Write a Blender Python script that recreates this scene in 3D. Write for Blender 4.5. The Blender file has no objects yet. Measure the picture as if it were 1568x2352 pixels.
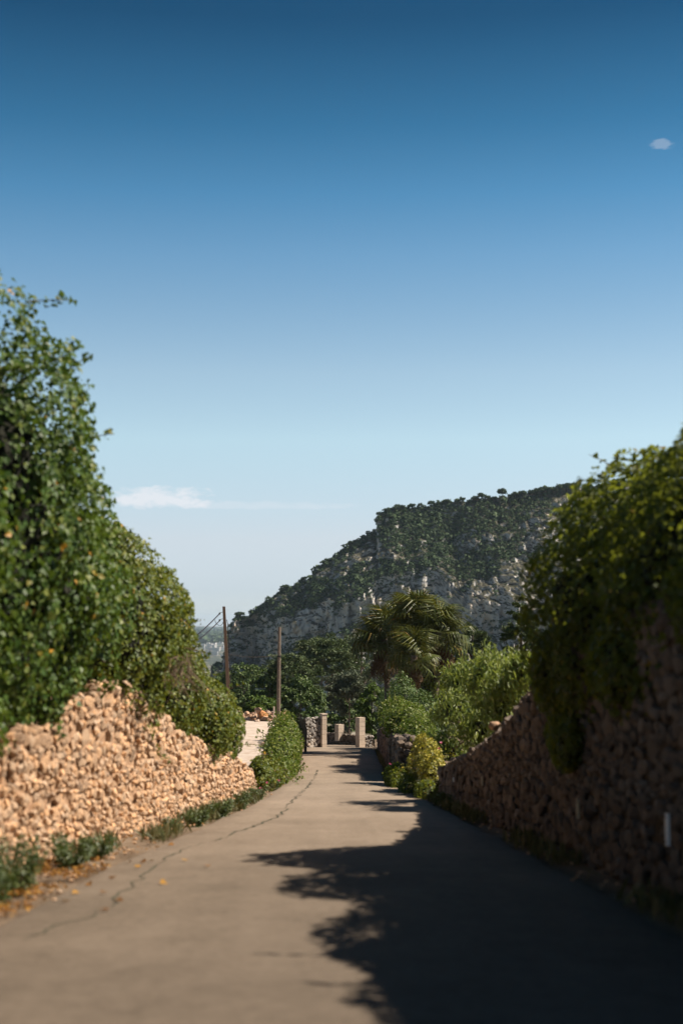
import bpy, math, random
import numpy as np
from mathutils import Vector, Matrix

random.seed(11)
rng = np.random.default_rng(11)
R = math.radians
scene = bpy.context.scene
COL = scene.collection

# ------------------------------------------------------------------ camera
EYE = 1.65
FPX = 50.0 / 36.0 * 1024.0
TILT = math.atan(110.0 / FPX)
cam_d = bpy.data.cameras.new('camera')
cam_d.sensor_fit = 'VERTICAL'
cam_d.sensor_height = 36.0
cam_d.lens = 50.0
cam_d.clip_start = 0.1
cam_d.clip_end = 40000.0
cam_d.dof.use_dof = True
cam_d.dof.focus_distance = 75.0
cam_d.dof.aperture_fstop = 0.95
cam = bpy.data.objects.new('camera', cam_d)
COL.objects.link(cam)
cam.location = (0, 0, EYE)
cam.rotation_euler = (math.pi / 2 + TILT, 0, 0)
scene.camera = cam

# ------------------------------------------------------------------ sun and sky
SUN_EL, SUN_AZ = 48.0, 86.0          # azimuth measured from +Y (view direction) towards +X
sd = bpy.data.lights.new('sun', 'SUN')
sd.energy = 5.0
sd.angle = R(0.53)
sd.color = (1.0, 0.90, 0.77)
so = bpy.data.objects.new('sun', sd)
COL.objects.link(so)
to_sun = Vector((math.sin(R(SUN_AZ)) * math.cos(R(SUN_EL)), math.cos(R(SUN_AZ)) * math.cos(R(SUN_EL)), math.sin(R(SUN_EL))))
so.rotation_euler = to_sun.to_track_quat('Z', 'Y').to_euler()
so.location = to_sun * 60

world = bpy.data.worlds.new('World')
scene.world = world
world.use_nodes = True


def node(nt, kind, inputs=None, **props):
    n = nt.nodes.new(kind)
    for k, v in props.items():
        setattr(n, k, v)
    if inputs:
        for k, v in inputs.items():
            if isinstance(v, bpy.types.NodeSocket):
                nt.links.new(v, n.inputs[k])
            else:
                n.inputs[k].default_value = v
    return n


def mth(nt, op, a, b=0.0, c=0.0, clamp=False):
    n = node(nt, 'ShaderNodeMath', {0: a, 1: b, 2: c}, operation=op, use_clamp=clamp)
    return n.outputs[0]


def ramp(nt, fac, stops, interp='LINEAR'):
    n = node(nt, 'ShaderNodeValToRGB', {0: fac})
    cr = n.color_ramp
    cr.interpolation = interp
    while len(cr.elements) < len(stops):
        cr.elements.new(0.5)
    for e, (p, c) in zip(cr.elements, stops):
        e.position = p
        e.color = (c[0], c[1], c[2], 1)
    return n.outputs[0]


def build_world():
    nt = world.node_tree
    nt.nodes.clear()
    sky = node(nt, 'ShaderNodeTexSky', sky_type='NISHITA', sun_disc=False, sun_elevation=R(SUN_EL),
               sun_rotation=R(SUN_AZ), altitude=3000.0, air_density=0.7, dust_density=1.0, ozone_density=5.0)
    # clouds, by direction in the sky
    tc = node(nt, 'ShaderNodeTexCoord')
    sep = node(nt, 'ShaderNodeSeparateXYZ', {0: tc.outputs['Generated']})
    az = mth(nt, 'ARCTAN2', sep.outputs[0], sep.outputs[1])
    el = mth(nt, 'ARCSINE', sep.outputs[2])
    # deep polarised sky: bright band above the horizon, dark towards the zenith
    rel = mth(nt, 'DIVIDE', el, R(40.0), clamp=True)
    tone = ramp(nt, rel, [(0.0, (0.36, 0.29, 0.25)), (0.032, (0.42, 0.32, 0.262)), (0.083, (0.66, 0.44, 0.30)), (0.183, (0.90, 0.68, 0.41)), (0.25, (0.84, 0.67, 0.425)), (0.365, (0.49, 0.565, 0.43)), (0.425, (0.285, 0.475, 0.40)), (0.49, (0.142, 0.345, 0.315)), (0.59, (0.048, 0.185, 0.192)), (1.0, (0.04, 0.11, 0.13))])
    tone4 = node(nt, 'ShaderNodeVectorMath', {0: tone, 1: (4.0, 4.0, 4.0)}, operation='MULTIPLY')
    sc2 = node(nt, 'ShaderNodeVectorMath', {0: sky.outputs[0], 1: tone4.outputs[0]}, operation='MULTIPLY')
    comb = node(nt, 'ShaderNodeCombineXYZ', {0: az, 1: mth(nt, 'MULTIPLY', el, 2.2), 2: 0.0})
    nz = node(nt, 'ShaderNodeTexNoise', {'Vector': comb.outputs[0], 'Scale': 70.0, 'Detail': 8.0, 'Roughness': 0.6})

    def puff(a0, e0, ra, re_up, re_dn, amt, nstr):
        da = mth(nt, 'DIVIDE', mth(nt, 'SUBTRACT', az, R(a0)), R(ra))
        de = mth(nt, 'SUBTRACT', el, R(e0))
        up = mth(nt, 'DIVIDE', mth(nt, 'MAXIMUM', de, 0.0), R(re_up))
        dn = mth(nt, 'DIVIDE', mth(nt, 'MINIMUM', de, 0.0), R(re_dn))
        r2 = mth(nt, 'ADD', mth(nt, 'MULTIPLY', da, da), mth(nt, 'ADD', mth(nt, 'MULTIPLY', up, up), mth(nt, 'MULTIPLY', dn, dn)))
        v = mth(nt, 'SUBTRACT', 1.0, r2)
        v = mth(nt, 'ADD', v, mth(nt, 'MULTIPLY', mth(nt, 'SUBTRACT', nz.outputs[0], 0.5), nstr))
        v = mth(nt, 'MULTIPLY', v, 1.25, clamp=True)
        return mth(nt, 'MULTIPLY', v, amt)
    p1 = puff(-7.3, 4.8, 2.4, 0.62, 0.32, 0.75, 3.6)
    p2 = puff(-4.2, 4.65, 5.5, 0.22, 0.14, 0.22, 2.6)
    p3 = puff(13.15, 18.5, 0.5, 0.24, 0.22, 0.2, 7.0)
    p4 = puff(-22.0, 5.3, 6.0, 0.9, 0.5, 0.7, 2.6)
    m = mth(nt, 'MAXIMUM', mth(nt, 'MAXIMUM', p1, p2), mth(nt, 'MAXIMUM', p3, p4))
    mix = node(nt, 'ShaderNodeMixRGB', {0: m, 1: sc2.outputs[0], 2: (8.6, 8.7, 9.1, 1)})
    bg = node(nt, 'ShaderNodeBackground', {'Color': mix.outputs[0], 'Strength': 0.052})
    out = node(nt, 'ShaderNodeOutputWorld', {'Surface': bg.outputs[0]})


build_world()
vs = scene.view_settings
scene.display_settings.display_device = 'sRGB'
vs.view_transform = 'Standard'
vs.look = 'None'
vs.exposure = 0.95
vs.gamma = 1.0
scene.cycles.max_bounces = 6
scene.cycles.diffuse_bounces = 3
scene.cycles.glossy_bounces = 2
scene.cycles.transmission_bounces = 4
scene.cycles.volume_bounces = 0
scene.cycles.transparent_max_bounces = 4
scene.cycles.use_denoising = True

# ------------------------------------------------------------------ measuring helpers
ct, st = math.cos(TILT), math.sin(TILT)
SLOPE = 0.0728


def ray(px, py):
    cx, cy = (px - 341.0) / FPX, (512.0 - py) / FPX
    return cx, ct - cy * st, st + cy * ct            # x, y (forward), z


def at(px, py, y):
    """point seen at pixel (682x1024 frame) at forward distance y"""
    a, b, c = ray(px, py)
    return np.array([a / b * y, y, EYE + c / b * y])


def dat(dx, dy, y):
    """same, in the 1568-wide display frame"""
    return at(dx * 682 / 1568, dy * 1024 / 2352, y)


def dground(dx, dy):
    a, b, c = ray(dx * 682 / 1568, dy * 1024 / 2352)
    t = EYE / (-c - SLOPE * b)
    return np.array([a * t, b * t, EYE + c * t])


def project(P):
    P = np.asarray(P, float)
    x, y, z = P[..., 0], P[..., 1], P[..., 2] - EYE
    d = y * ct + z * st
    v = -y * st + z * ct
    return 341 + FPX * x / d, 512 - FPX * v / d, d


def ZR(y):
    return -SLOPE * np.asarray(y, float)


def lin(*pts):
    xs = [p[0] for p in pts]
    ys = [p[1] for p in pts]
    return lambda v: np.interp(v, xs, ys)


# ------------------------------------------------------------------ noise
def _h(ix, iy, iz, s):
    n = (ix.astype(np.int64) * 374761393 + iy.astype(np.int64) * 668265263 + iz.astype(np.int64) * 2147483647 + s * 1274126177) & 0xFFFFFFFF
    n = ((n ^ (n >> 13)) * 1274126177) & 0xFFFFFFFF
    n = ((n ^ (n >> 16)) * 2246822519) & 0xFFFFFFFF
    return ((n ^ (n >> 15)) & 0xFFFFFF) / float(0xFFFFFF)


def noise(P, s=0):
    P = np.asarray(P, float)
    i = np.floor(P)
    f = P - i
    f = f * f * (3 - 2 * f)
    ix, iy, iz = i[..., 0], i[..., 1], i[..., 2]
    o = 0
    for a in (0, 1):
        wa = f[..., 0] if a else 1 - f[..., 0]
        for b in (0, 1):
            wb = f[..., 1] if b else 1 - f[..., 1]
            for c in (0, 1):
                wc = f[..., 2] if c else 1 - f[..., 2]
                o = o + wa * wb * wc * _h(ix + a, iy + b, iz + c, s)
    return o


def fbm(P, octv=4, s=0, g=0.5):
    P = np.asarray(P, float)
    a, t, o = 1.0, 0.0, 0
    for k in range(octv):
        o = o + a * noise(P * 2 ** k + 17.3 * k, s + k)
        t += a
        a *= g
    return o / t


# ------------------------------------------------------------------ mesh helpers
def np_mesh(name, V, F, rnd=None, smooth=False):
    """V (n,3); F (m,3) or (m,4)"""
    V = np.ascontiguousarray(V, np.float32)
    F = np.ascontiguousarray(F, np.int32)
    me = bpy.data.meshes.new(name)
    k = F.shape[1]
    me.vertices.add(len(V))
    me.vertices.foreach_set('co', V.ravel())
    me.loops.add(F.size)
    me.loops.foreach_set('vertex_index', F.ravel())
    me.polygons.add(len(F))
    me.polygons.foreach_set('loop_start', np.arange(len(F), dtype=np.int32) * k)
    if rnd is not None:
        at_ = me.attributes.new('rnd', 'FLOAT', 'FACE')
        at_.data.foreach_set('value', np.ascontiguousarray(rnd, np.float32))
    me.update(calc_edges=True)
    if smooth:
        me.shade_smooth()
    else:
        me.shade_flat()
    return me


def obj(name, me, mat=None, parent=None, loc=None):
    o = bpy.data.objects.new(name, me)
    COL.objects.link(o)
    if mat is not None and me is not None and not me.materials:
        me.materials.append(mat)
    if parent is not None:
        o.parent = parent
        if loc is None:
            o.matrix_parent_inverse = parent.matrix_basis.inverted()
    if loc is not None:
        o.location = loc
    return o


def tag(o, label, cat, group=None):
    o['label'] = label
    o['category'] = cat
    if group:
        o['group'] = group
    return o


def thing(name, label, cat, loc=(0, 0, 0), group=None):
    o = bpy.data.objects.new(name, None)
    COL.objects.link(o)
    o.location = [float(v) for v in loc]
    o.empty_display_size = 0.2
    return tag(o, label, cat, group)


def struct(o):
    o['kind'] = 'structure'
    return o


def stuff(o):
    o['kind'] = 'stuff'
    return o


class MB:
    def __init__(self):
        self.V, self.F, self.n, self.r = [], [], 0, []

    def add(self, V, F, rnd=None):
        V = np.asarray(V, float)
        F = np.asarray(F, int)
        if F.shape[1] == 4:
            F = np.vstack([F[:, [0, 1, 2]], F[:, [0, 2, 3]]])
        self.V.append(V)
        self.F.append(F + self.n)
        self.n += len(V)
        self.r.append(np.full(len(F), random.random() if rnd is None else rnd))

    def box(self, c, s, rz=0.0, jit=0.0):
        q = np.array([[-1, -1, -1], [1, -1, -1], [1, 1, -1], [-1, 1, -1], [-1, -1, 1], [1, -1, 1], [1, 1, 1], [-1, 1, 1]], float) * np.array(s) / 2
        if jit:
            q = q + rng.uniform(-jit, jit, q.shape)
        cz, sz = math.cos(rz), math.sin(rz)
        q = np.stack([q[:, 0] * cz - q[:, 1] * sz, q[:, 0] * sz + q[:, 1] * cz, q[:, 2]], 1) + np.array(c)
        self.add(q, [[0, 3, 2, 1], [4, 5, 6, 7], [0, 1, 5, 4], [1, 2, 6, 5], [2, 3, 7, 6], [3, 0, 4, 7]])

    def tube(self, P, rad, n=7, cap=True, jit=0.0):
        P = np.asarray(P, float)
        rad = np.broadcast_to(np.asarray(rad, float), (len(P),))
        T = np.gradient(P, axis=0)
        T /= np.linalg.norm(T, axis=1)[:, None] + 1e-9
        ref = np.array([0, 0, 1.0]) if abs(T[0][2]) < 0.9 else np.array([1.0, 0, 0])
        A = np.cross(T, ref)
        A /= np.linalg.norm(A, axis=1)[:, None] + 1e-9
        B = np.cross(T, A)
        th = np.arange(n) / n * 2 * math.pi
        rr = rad[:, None] * (1 + jit * rng.uniform(-1, 1, (len(P), n)))
        V = P[:, None, :] + rr[..., None] * (np.cos(th)[None, :, None] * A[:, None, :] + np.sin(th)[None, :, None] * B[:, None, :])
        V = V.reshape(-1, 3)
        F = []
        for i in range(len(P) - 1):
            for j in range(n):
                a, b = i * n + j, i * n + (j + 1) % n
                F.append([a, b, b + n, a + n])
        F = np.array(F)
        base = len(V)
        if cap:
            V = np.vstack([V, P[0], P[-1]])
            extra = []
            for j in range(n):
                extra.append([base, (j + 1) % n, j, base])
                o2 = (len(P) - 1) * n
                extra.append([base + 1, o2 + j, o2 + (j + 1) % n, base + 1])
            ex = np.array(extra)[:, :3]
            F3 = np.vstack([F[:, [0, 1, 2]], F[:, [0, 2, 3]], ex])
            self.add(V, F3)
        else:
            self.add(V, F)

    def build(self, name, mat, parent=None, smooth=False):
        me = np_mesh(name, np.vstack(self.V), np.vstack(self.F), np.concatenate(self.r), smooth)
        return obj(name, me, mat, parent)


# ------------------------------------------------------------------ materials
MATS = {}


def newmat(name):
    m = bpy.data.materials.new(name)
    m.use_nodes = True
    m.node_tree.nodes.clear()
    MATS[name] = m
    return m, m.node_tree


def rnd_socket(nt):
    a = node(nt, 'ShaderNodeAttribute', attribute_name='rnd')
    oi = node(nt, 'ShaderNodeObjectInfo')
    s = mth(nt, 'ADD', a.outputs['Fac'], oi.outputs['Random'])
    return mth(nt, 'FRACT', s)


def leaf_mat(name, stops, trans=(0.12, 0.2, 0.02), tfac=0.3, rough=0.42, spec=0.5):
    m, nt = newmat(name)
    r = rnd_socket(nt)
    col = ramp(nt, r, stops)
    p = node(nt, 'ShaderNodeBsdfPrincipled', {'Base Color': col, 'Roughness': rough, 'Specular IOR Level': spec})
    t = node(nt, 'ShaderNodeBsdfTranslucent', {'Color': (*trans, 1)})
    mx = node(nt, 'ShaderNodeMixShader', {0: tfac, 1: p.outputs[0], 2: t.outputs[0]})
    node(nt, 'ShaderNodeOutputMaterial', {'Surface': mx.outputs[0]})
    return m


def solid_mat(name, stops, scale=6.0, rough=0.85, bump=0.3, bscale=30.0, spec=0.3, use_rnd=True, rmix=0.6, detail=6.0, bdist=0.02, stretch=None):
    m, nt = newmat(name)
    tc = node(nt, 'ShaderNodeTexCoord')
    vec = tc.outputs['Object']
    if stretch:
        vec = node(nt, 'ShaderNodeVectorMath', {0: vec, 1: stretch}, operation='MULTIPLY').outputs[0]
    nz = node(nt, 'ShaderNodeTexNoise', {'Vector': vec, 'Scale': scale, 'Detail': detail, 'Roughness': 0.62})
    nn = node(nt, 'ShaderNodeMapRange', {0: nz.outputs[0], 1: 0.28, 2: 0.72})
    f = nn.outputs[0]
    if use_rnd:
        r = rnd_socket(nt)
        f = mth(nt, 'ADD', mth(nt, 'MULTIPLY', r, rmix), mth(nt, 'MULTIPLY', f, 1 - rmix))
    col = ramp(nt, f, stops)
    nb = node(nt, 'ShaderNodeTexNoise', {'Vector': vec, 'Scale': bscale, 'Detail': 5.0, 'Roughness': 0.65})
    bp = node(nt, 'ShaderNodeBump', {'Strength': bump, 'Distance': bdist, 'Height': nb.outputs[0]})
    p = node(nt, 'ShaderNodeBsdfPrincipled', {'Base Color': col, 'Roughness': rough, 'Specular IOR Level': spec, 'Normal': bp.outputs[0]})
    node(nt, 'ShaderNodeOutputMaterial', {'Surface': p.outputs[0]})
    return m


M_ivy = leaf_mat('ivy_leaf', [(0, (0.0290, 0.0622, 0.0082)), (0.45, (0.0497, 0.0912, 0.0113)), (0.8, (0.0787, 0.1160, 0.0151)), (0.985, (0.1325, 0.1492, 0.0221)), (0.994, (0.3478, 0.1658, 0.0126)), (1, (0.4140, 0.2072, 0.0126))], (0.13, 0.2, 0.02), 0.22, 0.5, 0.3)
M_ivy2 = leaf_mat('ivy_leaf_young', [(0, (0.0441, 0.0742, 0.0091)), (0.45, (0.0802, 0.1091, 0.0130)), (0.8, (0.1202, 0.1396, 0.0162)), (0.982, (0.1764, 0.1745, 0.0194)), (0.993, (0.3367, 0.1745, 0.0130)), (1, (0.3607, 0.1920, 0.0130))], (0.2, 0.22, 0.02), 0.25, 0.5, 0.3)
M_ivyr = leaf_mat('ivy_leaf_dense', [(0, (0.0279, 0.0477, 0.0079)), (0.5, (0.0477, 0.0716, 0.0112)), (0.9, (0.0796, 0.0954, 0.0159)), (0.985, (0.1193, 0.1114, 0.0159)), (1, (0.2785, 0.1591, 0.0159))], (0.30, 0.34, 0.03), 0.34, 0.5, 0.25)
M_core = solid_mat('ivy_shade_core', [(0, (0.0040, 0.0055, 0.0020)), (1, (0.0110, 0.0100, 0.0045))], 8, 0.95, 0.5, 25)  # near-black base colour stands for the shade between the leaves
M_stem = solid_mat('dry_stem', [(0, (0.084, 0.052, 0.032)), (1, (0.182, 0.133, 0.091))], 12, 0.9)
M_shrub = leaf_mat('shrub_leaf', [(0, (0.0526, 0.0788, 0.0096)), (0.5, (0.0976, 0.1260, 0.0160)), (1, (0.1650, 0.1680, 0.0240))], (0.14, 0.22, 0.02), 0.25, 0.52, 0.3)
M_yellow = leaf_mat('yellow_green_leaf', [(0, (0.1406, 0.1540, 0.0187)), (0.5, (0.2969, 0.2660, 0.0312)), (1, (0.5000, 0.3780, 0.0438))], (0.25, 0.24, 0.02), 0.25, 0.5)
M_lance = leaf_mat('lance_leaf', [(0, (0.0780, 0.1250, 0.0220)), (0.5, (0.1495, 0.1938, 0.0385)), (1, (0.2470, 0.2625, 0.0605))], (0.25, 0.3, 0.04), 0.35, 0.45, 0.4)
M_pine = leaf_mat('pine_needle', [(0, (0.0371, 0.0641, 0.0236)), (0.6, (0.0709, 0.1013, 0.0338)), (1, (0.1266, 0.1519, 0.0540))], (0.06, 0.08, 0.02), 0.15, 0.6, 0.3)
M_pineg = leaf_mat('grey_needle', [(0, (0.0625, 0.0813, 0.0469)), (0.6, (0.1016, 0.1219, 0.0703)), (1, (0.1562, 0.1719, 0.1094))], (0.08, 0.09, 0.04), 0.15, 0.6, 0.3)
M_carob = leaf_mat('carob_leaf', [(0, (0.0316, 0.0604, 0.0144)), (0.6, (0.0646, 0.1035, 0.0245)), (1, (0.1222, 0.1581, 0.0431))], (0.08, 0.13, 0.02), 0.15, 0.55, 0.25)
M_oak = leaf_mat('bright_tree_leaf', [(0, (0.0438, 0.0813, 0.0150)), (0.6, (0.0875, 0.1375, 0.0250)), (1, (0.1500, 0.2000, 0.0375))], (0.12, 0.18, 0.02), 0.25, 0.55, 0.25)
M_scrub = leaf_mat('mountain_scrub', [(0, (0.0256, 0.0495, 0.0199)), (0.6, (0.0449, 0.0775, 0.0285)), (1, (0.0795, 0.1188, 0.0484))], (0.05, 0.06, 0.02), 0.1, 0.7, 0.2)
M_palm = leaf_mat('palm_leaf', [(0, (0.0403, 0.0567, 0.0109)), (0.6, (0.0725, 0.0870, 0.0164)), (0.95, (0.1128, 0.1135, 0.0239)), (1, (0.2418, 0.1513, 0.0409))], (0.13, 0.13, 0.015), 0.18, 0.5, 0.3)
M_palmdead = leaf_mat('dead_palm_leaf', [(0, (0.0600, 0.0330, 0.0132)), (1, (0.1320, 0.0780, 0.0360))], (0.15, 0.09, 0.03), 0.15, 0.7, 0.2)
M_weed = leaf_mat('weed_leaf', [(0, (0.03, 0.055, 0.014)), (0.6, (0.06, 0.09, 0.02)), (1, (0.11, 0.13, 0.035))], (0.1, 0.15, 0.02), 0.2, 0.5)
M_grass = leaf_mat('dry_grass', [(0, (0.0450, 0.0562, 0.0150)), (0.6, (0.0900, 0.0900, 0.0263)), (1, (0.1800, 0.1425, 0.0600))], (0.14, 0.13, 0.03), 0.2, 0.6)
M_litter = leaf_mat('leaf_litter', [(0, (0.0992, 0.0420, 0.0108)), (0.4, (0.1860, 0.0784, 0.0150)), (0.8, (0.2976, 0.1344, 0.0180)), (1, (0.3410, 0.1848, 0.0360))], (0.3, 0.15, 0.02), 0.15, 0.7, 0.2)
M_pink = leaf_mat('pink_petal', [(0, (0.55, 0.08, 0.2)), (1, (0.75, 0.2, 0.35))], (0.6, 0.1, 0.25), 0.3, 0.5)
M_bark = solid_mat('bark', [(0, (0.07, 0.05, 0.035)), (0.5, (0.13, 0.095, 0.07)), (1, (0.22, 0.17, 0.13))], 9, 0.9, 0.6, 18, stretch=(1, 1, 0.25))
M_pole = solid_mat('weathered_pole_wood', [(0, (0.105, 0.077, 0.059)), (0.5, (0.168, 0.130, 0.098)), (1, (0.238, 0.189, 0.147))], 14, 0.85, 0.5, 30, stretch=(1, 1, 0.08))
M_pole2 = solid_mat('brown_square_pole', [(0, (0.143, 0.085, 0.055)), (1, (0.260, 0.176, 0.117))], 10, 0.8, 0.3, 20, stretch=(1, 1, 0.1))
M_cable = solid_mat('black_cable', [(0, (0.012, 0.01, 0.014)), (1, (0.02, 0.018, 0.02))], 5, 0.5)
M_iron = solid_mat('dark_iron', [(0, (0.012, 0.013, 0.012)), (1, (0.03, 0.03, 0.028))], 8, 0.5)
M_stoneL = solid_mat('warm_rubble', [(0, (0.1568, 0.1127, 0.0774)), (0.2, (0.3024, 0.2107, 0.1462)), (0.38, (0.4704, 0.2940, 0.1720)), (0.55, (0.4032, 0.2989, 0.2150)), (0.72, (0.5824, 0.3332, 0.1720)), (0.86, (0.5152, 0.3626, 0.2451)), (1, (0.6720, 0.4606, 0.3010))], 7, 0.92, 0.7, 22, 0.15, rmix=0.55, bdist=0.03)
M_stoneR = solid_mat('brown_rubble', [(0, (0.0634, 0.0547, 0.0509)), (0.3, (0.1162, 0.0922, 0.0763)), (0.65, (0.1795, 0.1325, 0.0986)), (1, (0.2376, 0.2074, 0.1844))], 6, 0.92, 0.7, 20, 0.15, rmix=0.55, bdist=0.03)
M_stoneG = solid_mat('grey_gate_stone', [(0, (0.1667, 0.1518, 0.1368)), (0.4, (0.2737, 0.2438, 0.2196)), (0.8, (0.3715, 0.3231, 0.2737)), (0.95, (0.4105, 0.3231, 0.2438)), (0.97, (0.4887, 0.2150, 0.0782)), (1, (0.4887, 0.2150, 0.0782))], 9, 0.9, 0.5, 26, 0.15, rmix=0.8)
M_ashlar = solid_mat('pale_ashlar', [(0, (0.3840, 0.2978, 0.2255)), (1, (0.5376, 0.4332, 0.3424))], 7, 0.9, 0.35, 30, 0.15, rmix=0.4)
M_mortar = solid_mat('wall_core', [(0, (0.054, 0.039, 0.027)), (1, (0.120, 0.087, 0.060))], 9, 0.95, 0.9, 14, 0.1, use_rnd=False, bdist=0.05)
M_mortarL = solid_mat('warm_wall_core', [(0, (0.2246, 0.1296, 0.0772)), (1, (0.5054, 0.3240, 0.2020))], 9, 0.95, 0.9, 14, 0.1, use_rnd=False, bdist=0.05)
M_cane = solid_mat('dry_cane', [(0, (0.22, 0.13, 0.07)), (1, (0.42, 0.28, 0.17))], 10, 0.8)
M_rubble = solid_mat('red_rubble', [(0, (0.176, 0.112, 0.080)), (0.5, (0.384, 0.240, 0.152)), (0.8, (0.416, 0.320, 0.248)), (1, (0.400, 0.176, 0.072))], 7, 0.92, 0.6, 20, 0.15, rmix=0.7)
M_orange = solid_mat('orange_rock', [(0, (0.288, 0.120, 0.048)), (1, (0.496, 0.240, 0.104))], 4, 0.9, 0.8, 9, 0.15, use_rnd=False)
M_white = solid_mat('white_strip', [(0, (0.7, 0.7, 0.68)), (1, (0.82, 0.82, 0.8))], 8, 0.4, 0.1)
M_cream = solid_mat('cream_strip', [(0, (0.3600, 0.3000, 0.1920)), (1, (0.4500, 0.3720, 0.2520))], 8, 0.5, 0.1)
M_housew = solid_mat('far_white_wall', [(0, (0.3300, 0.3120, 0.2880)), (1, (0.4800, 0.4620, 0.4320))], 0.05, 0.9, 0.0, use_rnd=True, rmix=0.9)
M_roof = solid_mat('far_roof', [(0, (0.35, 0.2, 0.14)), (1, (0.6, 0.5, 0.42))], 0.05, 0.9, 0.0, use_rnd=True, rmix=0.9)
M_glass = solid_mat('far_window', [(0, (0.03, 0.035, 0.04)), (1, (0.06, 0.06, 0.07))], 0.5, 0.3, 0.0)
M_crack = solid_mat('crack_filling', [(0, (0.025, 0.03, 0.014)), (1, (0.06, 0.055, 0.035))], 20, 0.95, 0.3)


def road_material():
    m, nt = newmat('old_asphalt')
    tc = node(nt, 'ShaderNodeTexCoord')
    v = tc.outputs['Object']
    big = node(nt, 'ShaderNodeTexNoise', {'Vector': v, 'Scale': 0.35, 'Detail': 5.0, 'Roughness': 0.6})
    st_ = node(nt, 'ShaderNodeVectorMath', {0: v, 1: (1.6, 0.12, 1.0)}, operation='MULTIPLY')
    trk = node(nt, 'ShaderNodeTexNoise', {'Vector': st_.outputs[0], 'Scale': 1.0, 'Detail': 4.0, 'Roughness': 0.55})
    patch = node(nt, 'ShaderNodeTexNoise', {'Vector': v, 'Scale': 1.6, 'Detail': 7.0, 'Roughness': 0.7})
    fine = node(nt, 'ShaderNodeTexNoise', {'Vector': v, 'Scale': 38.0, 'Detail': 4.0, 'Roughness': 0.8})
    vor = node(nt, 'ShaderNodeTexVoronoi', {'Vector': v, 'Scale': 75.0})
    mid = node(nt, 'ShaderNodeTexNoise', {'Vector': v, 'Scale': 9.0, 'Detail': 6.0, 'Roughness': 0.75})
    f = mth(nt, 'ADD', mth(nt, 'MULTIPLY', big.outputs[0], 0.18), mth(nt, 'MULTIPLY', trk.outputs[0], 0.12))
    f = mth(nt, 'ADD', f, mth(nt, 'MULTIPLY', patch.outputs[0], 0.14))
    f = mth(nt, 'ADD', f, mth(nt, 'MULTIPLY', mid.outputs[0], 0.28))
    f = mth(nt, 'ADD', f, mth(nt, 'MULTIPLY', fine.outputs[0], 0.28))
    mr = node(nt, 'ShaderNodeMapRange', {0: f, 1: 0.36, 2: 0.64})
    c = ramp(nt, mr.outputs[0], [(0, (0.058, 0.045, 0.032)), (0.45, (0.117, 0.090, 0.066)), (1, (0.178, 0.14, 0.106))])
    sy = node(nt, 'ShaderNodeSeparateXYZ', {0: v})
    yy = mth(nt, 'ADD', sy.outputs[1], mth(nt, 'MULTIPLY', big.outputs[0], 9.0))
    pale = node(nt, 'ShaderNodeMapRange', {0: yy, 1: 14.0, 2: 36.0, 3: 1.0, 4: 1.85})  # paler down the lane; light falloff towards the near frame painted into the colour
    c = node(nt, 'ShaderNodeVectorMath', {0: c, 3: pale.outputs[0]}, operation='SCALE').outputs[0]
    b = node(nt, 'ShaderNodeBump', {'Strength': 0.5, 'Distance': 0.008, 'Height': mth(nt, 'ADD', fine.outputs[0], vor.outputs[0])})
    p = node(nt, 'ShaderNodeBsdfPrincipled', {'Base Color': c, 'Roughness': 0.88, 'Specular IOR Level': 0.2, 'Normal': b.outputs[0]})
    node(nt, 'ShaderNodeOutputMaterial', {'Surface': p.outputs[0]})
    return m


def terrain_material():
    m, nt = newmat('dry_ground')
    tc = node(nt, 'ShaderNodeTexCoord')
    v = tc.outputs['Object']
    sep = node(nt, 'ShaderNodeSeparateXYZ', {0: v})
    a = node(nt, 'ShaderNodeTexNoise', {'Vector': v, 'Scale': 0.8, 'Detail': 8.0, 'Roughness': 0.65})
    near = ramp(nt, node(nt, 'ShaderNodeMapRange', {0: a.outputs[0], 1: 0.3, 2: 0.7}).outputs[0], [(0, (0.07, 0.048, 0.03)), (0.5, (0.14, 0.10, 0.068)), (1, (0.21, 0.16, 0.115))])
    sc_ = node(nt, 'ShaderNodeVectorMath', {0: v, 1: (1.0, 0.35, 1.0)}, operation='MULTIPLY')
    fz = node(nt, 'ShaderNodeTexNoise', {'Vector': sc_.outputs[0], 'Scale': 0.012, 'Detail': 9.0, 'Roughness': 0.7})
    far = ramp(nt, node(nt, 'ShaderNodeMapRange', {0: fz.outputs[0], 1: 0.36, 2: 0.64}).outputs[0], [(0, (0.02, 0.03, 0.015)), (0.55, (0.06, 0.065, 0.035)), (0.75, (0.20, 0.17, 0.11)), (1, (0.34, 0.30, 0.24))])
    k = node(nt, 'ShaderNodeMapRange', {0: sep.outputs[1], 1: 150.0, 2: 420.0})
    mix = node(nt, 'ShaderNodeMixRGB', {0: k.outputs[0], 1: near, 2: far})
    nb = node(nt, 'ShaderNodeTexNoise', {'Vector': v, 'Scale': 9.0, 'Detail': 6.0, 'Roughness': 0.7})
    bp = node(nt, 'ShaderNodeBump', {'Strength': 0.6, 'Distance': 0.05, 'Height': nb.outputs[0]})
    p = node(nt, 'ShaderNodeBsdfPrincipled', {'Base Color': mix.outputs[0], 'Roughness': 0.95, 'Specular IOR Level': 0.1, 'Normal': bp.outputs[0]})
    node(nt, 'ShaderNodeOutputMaterial', {'Surface': p.outputs[0]})
    return m


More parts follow.
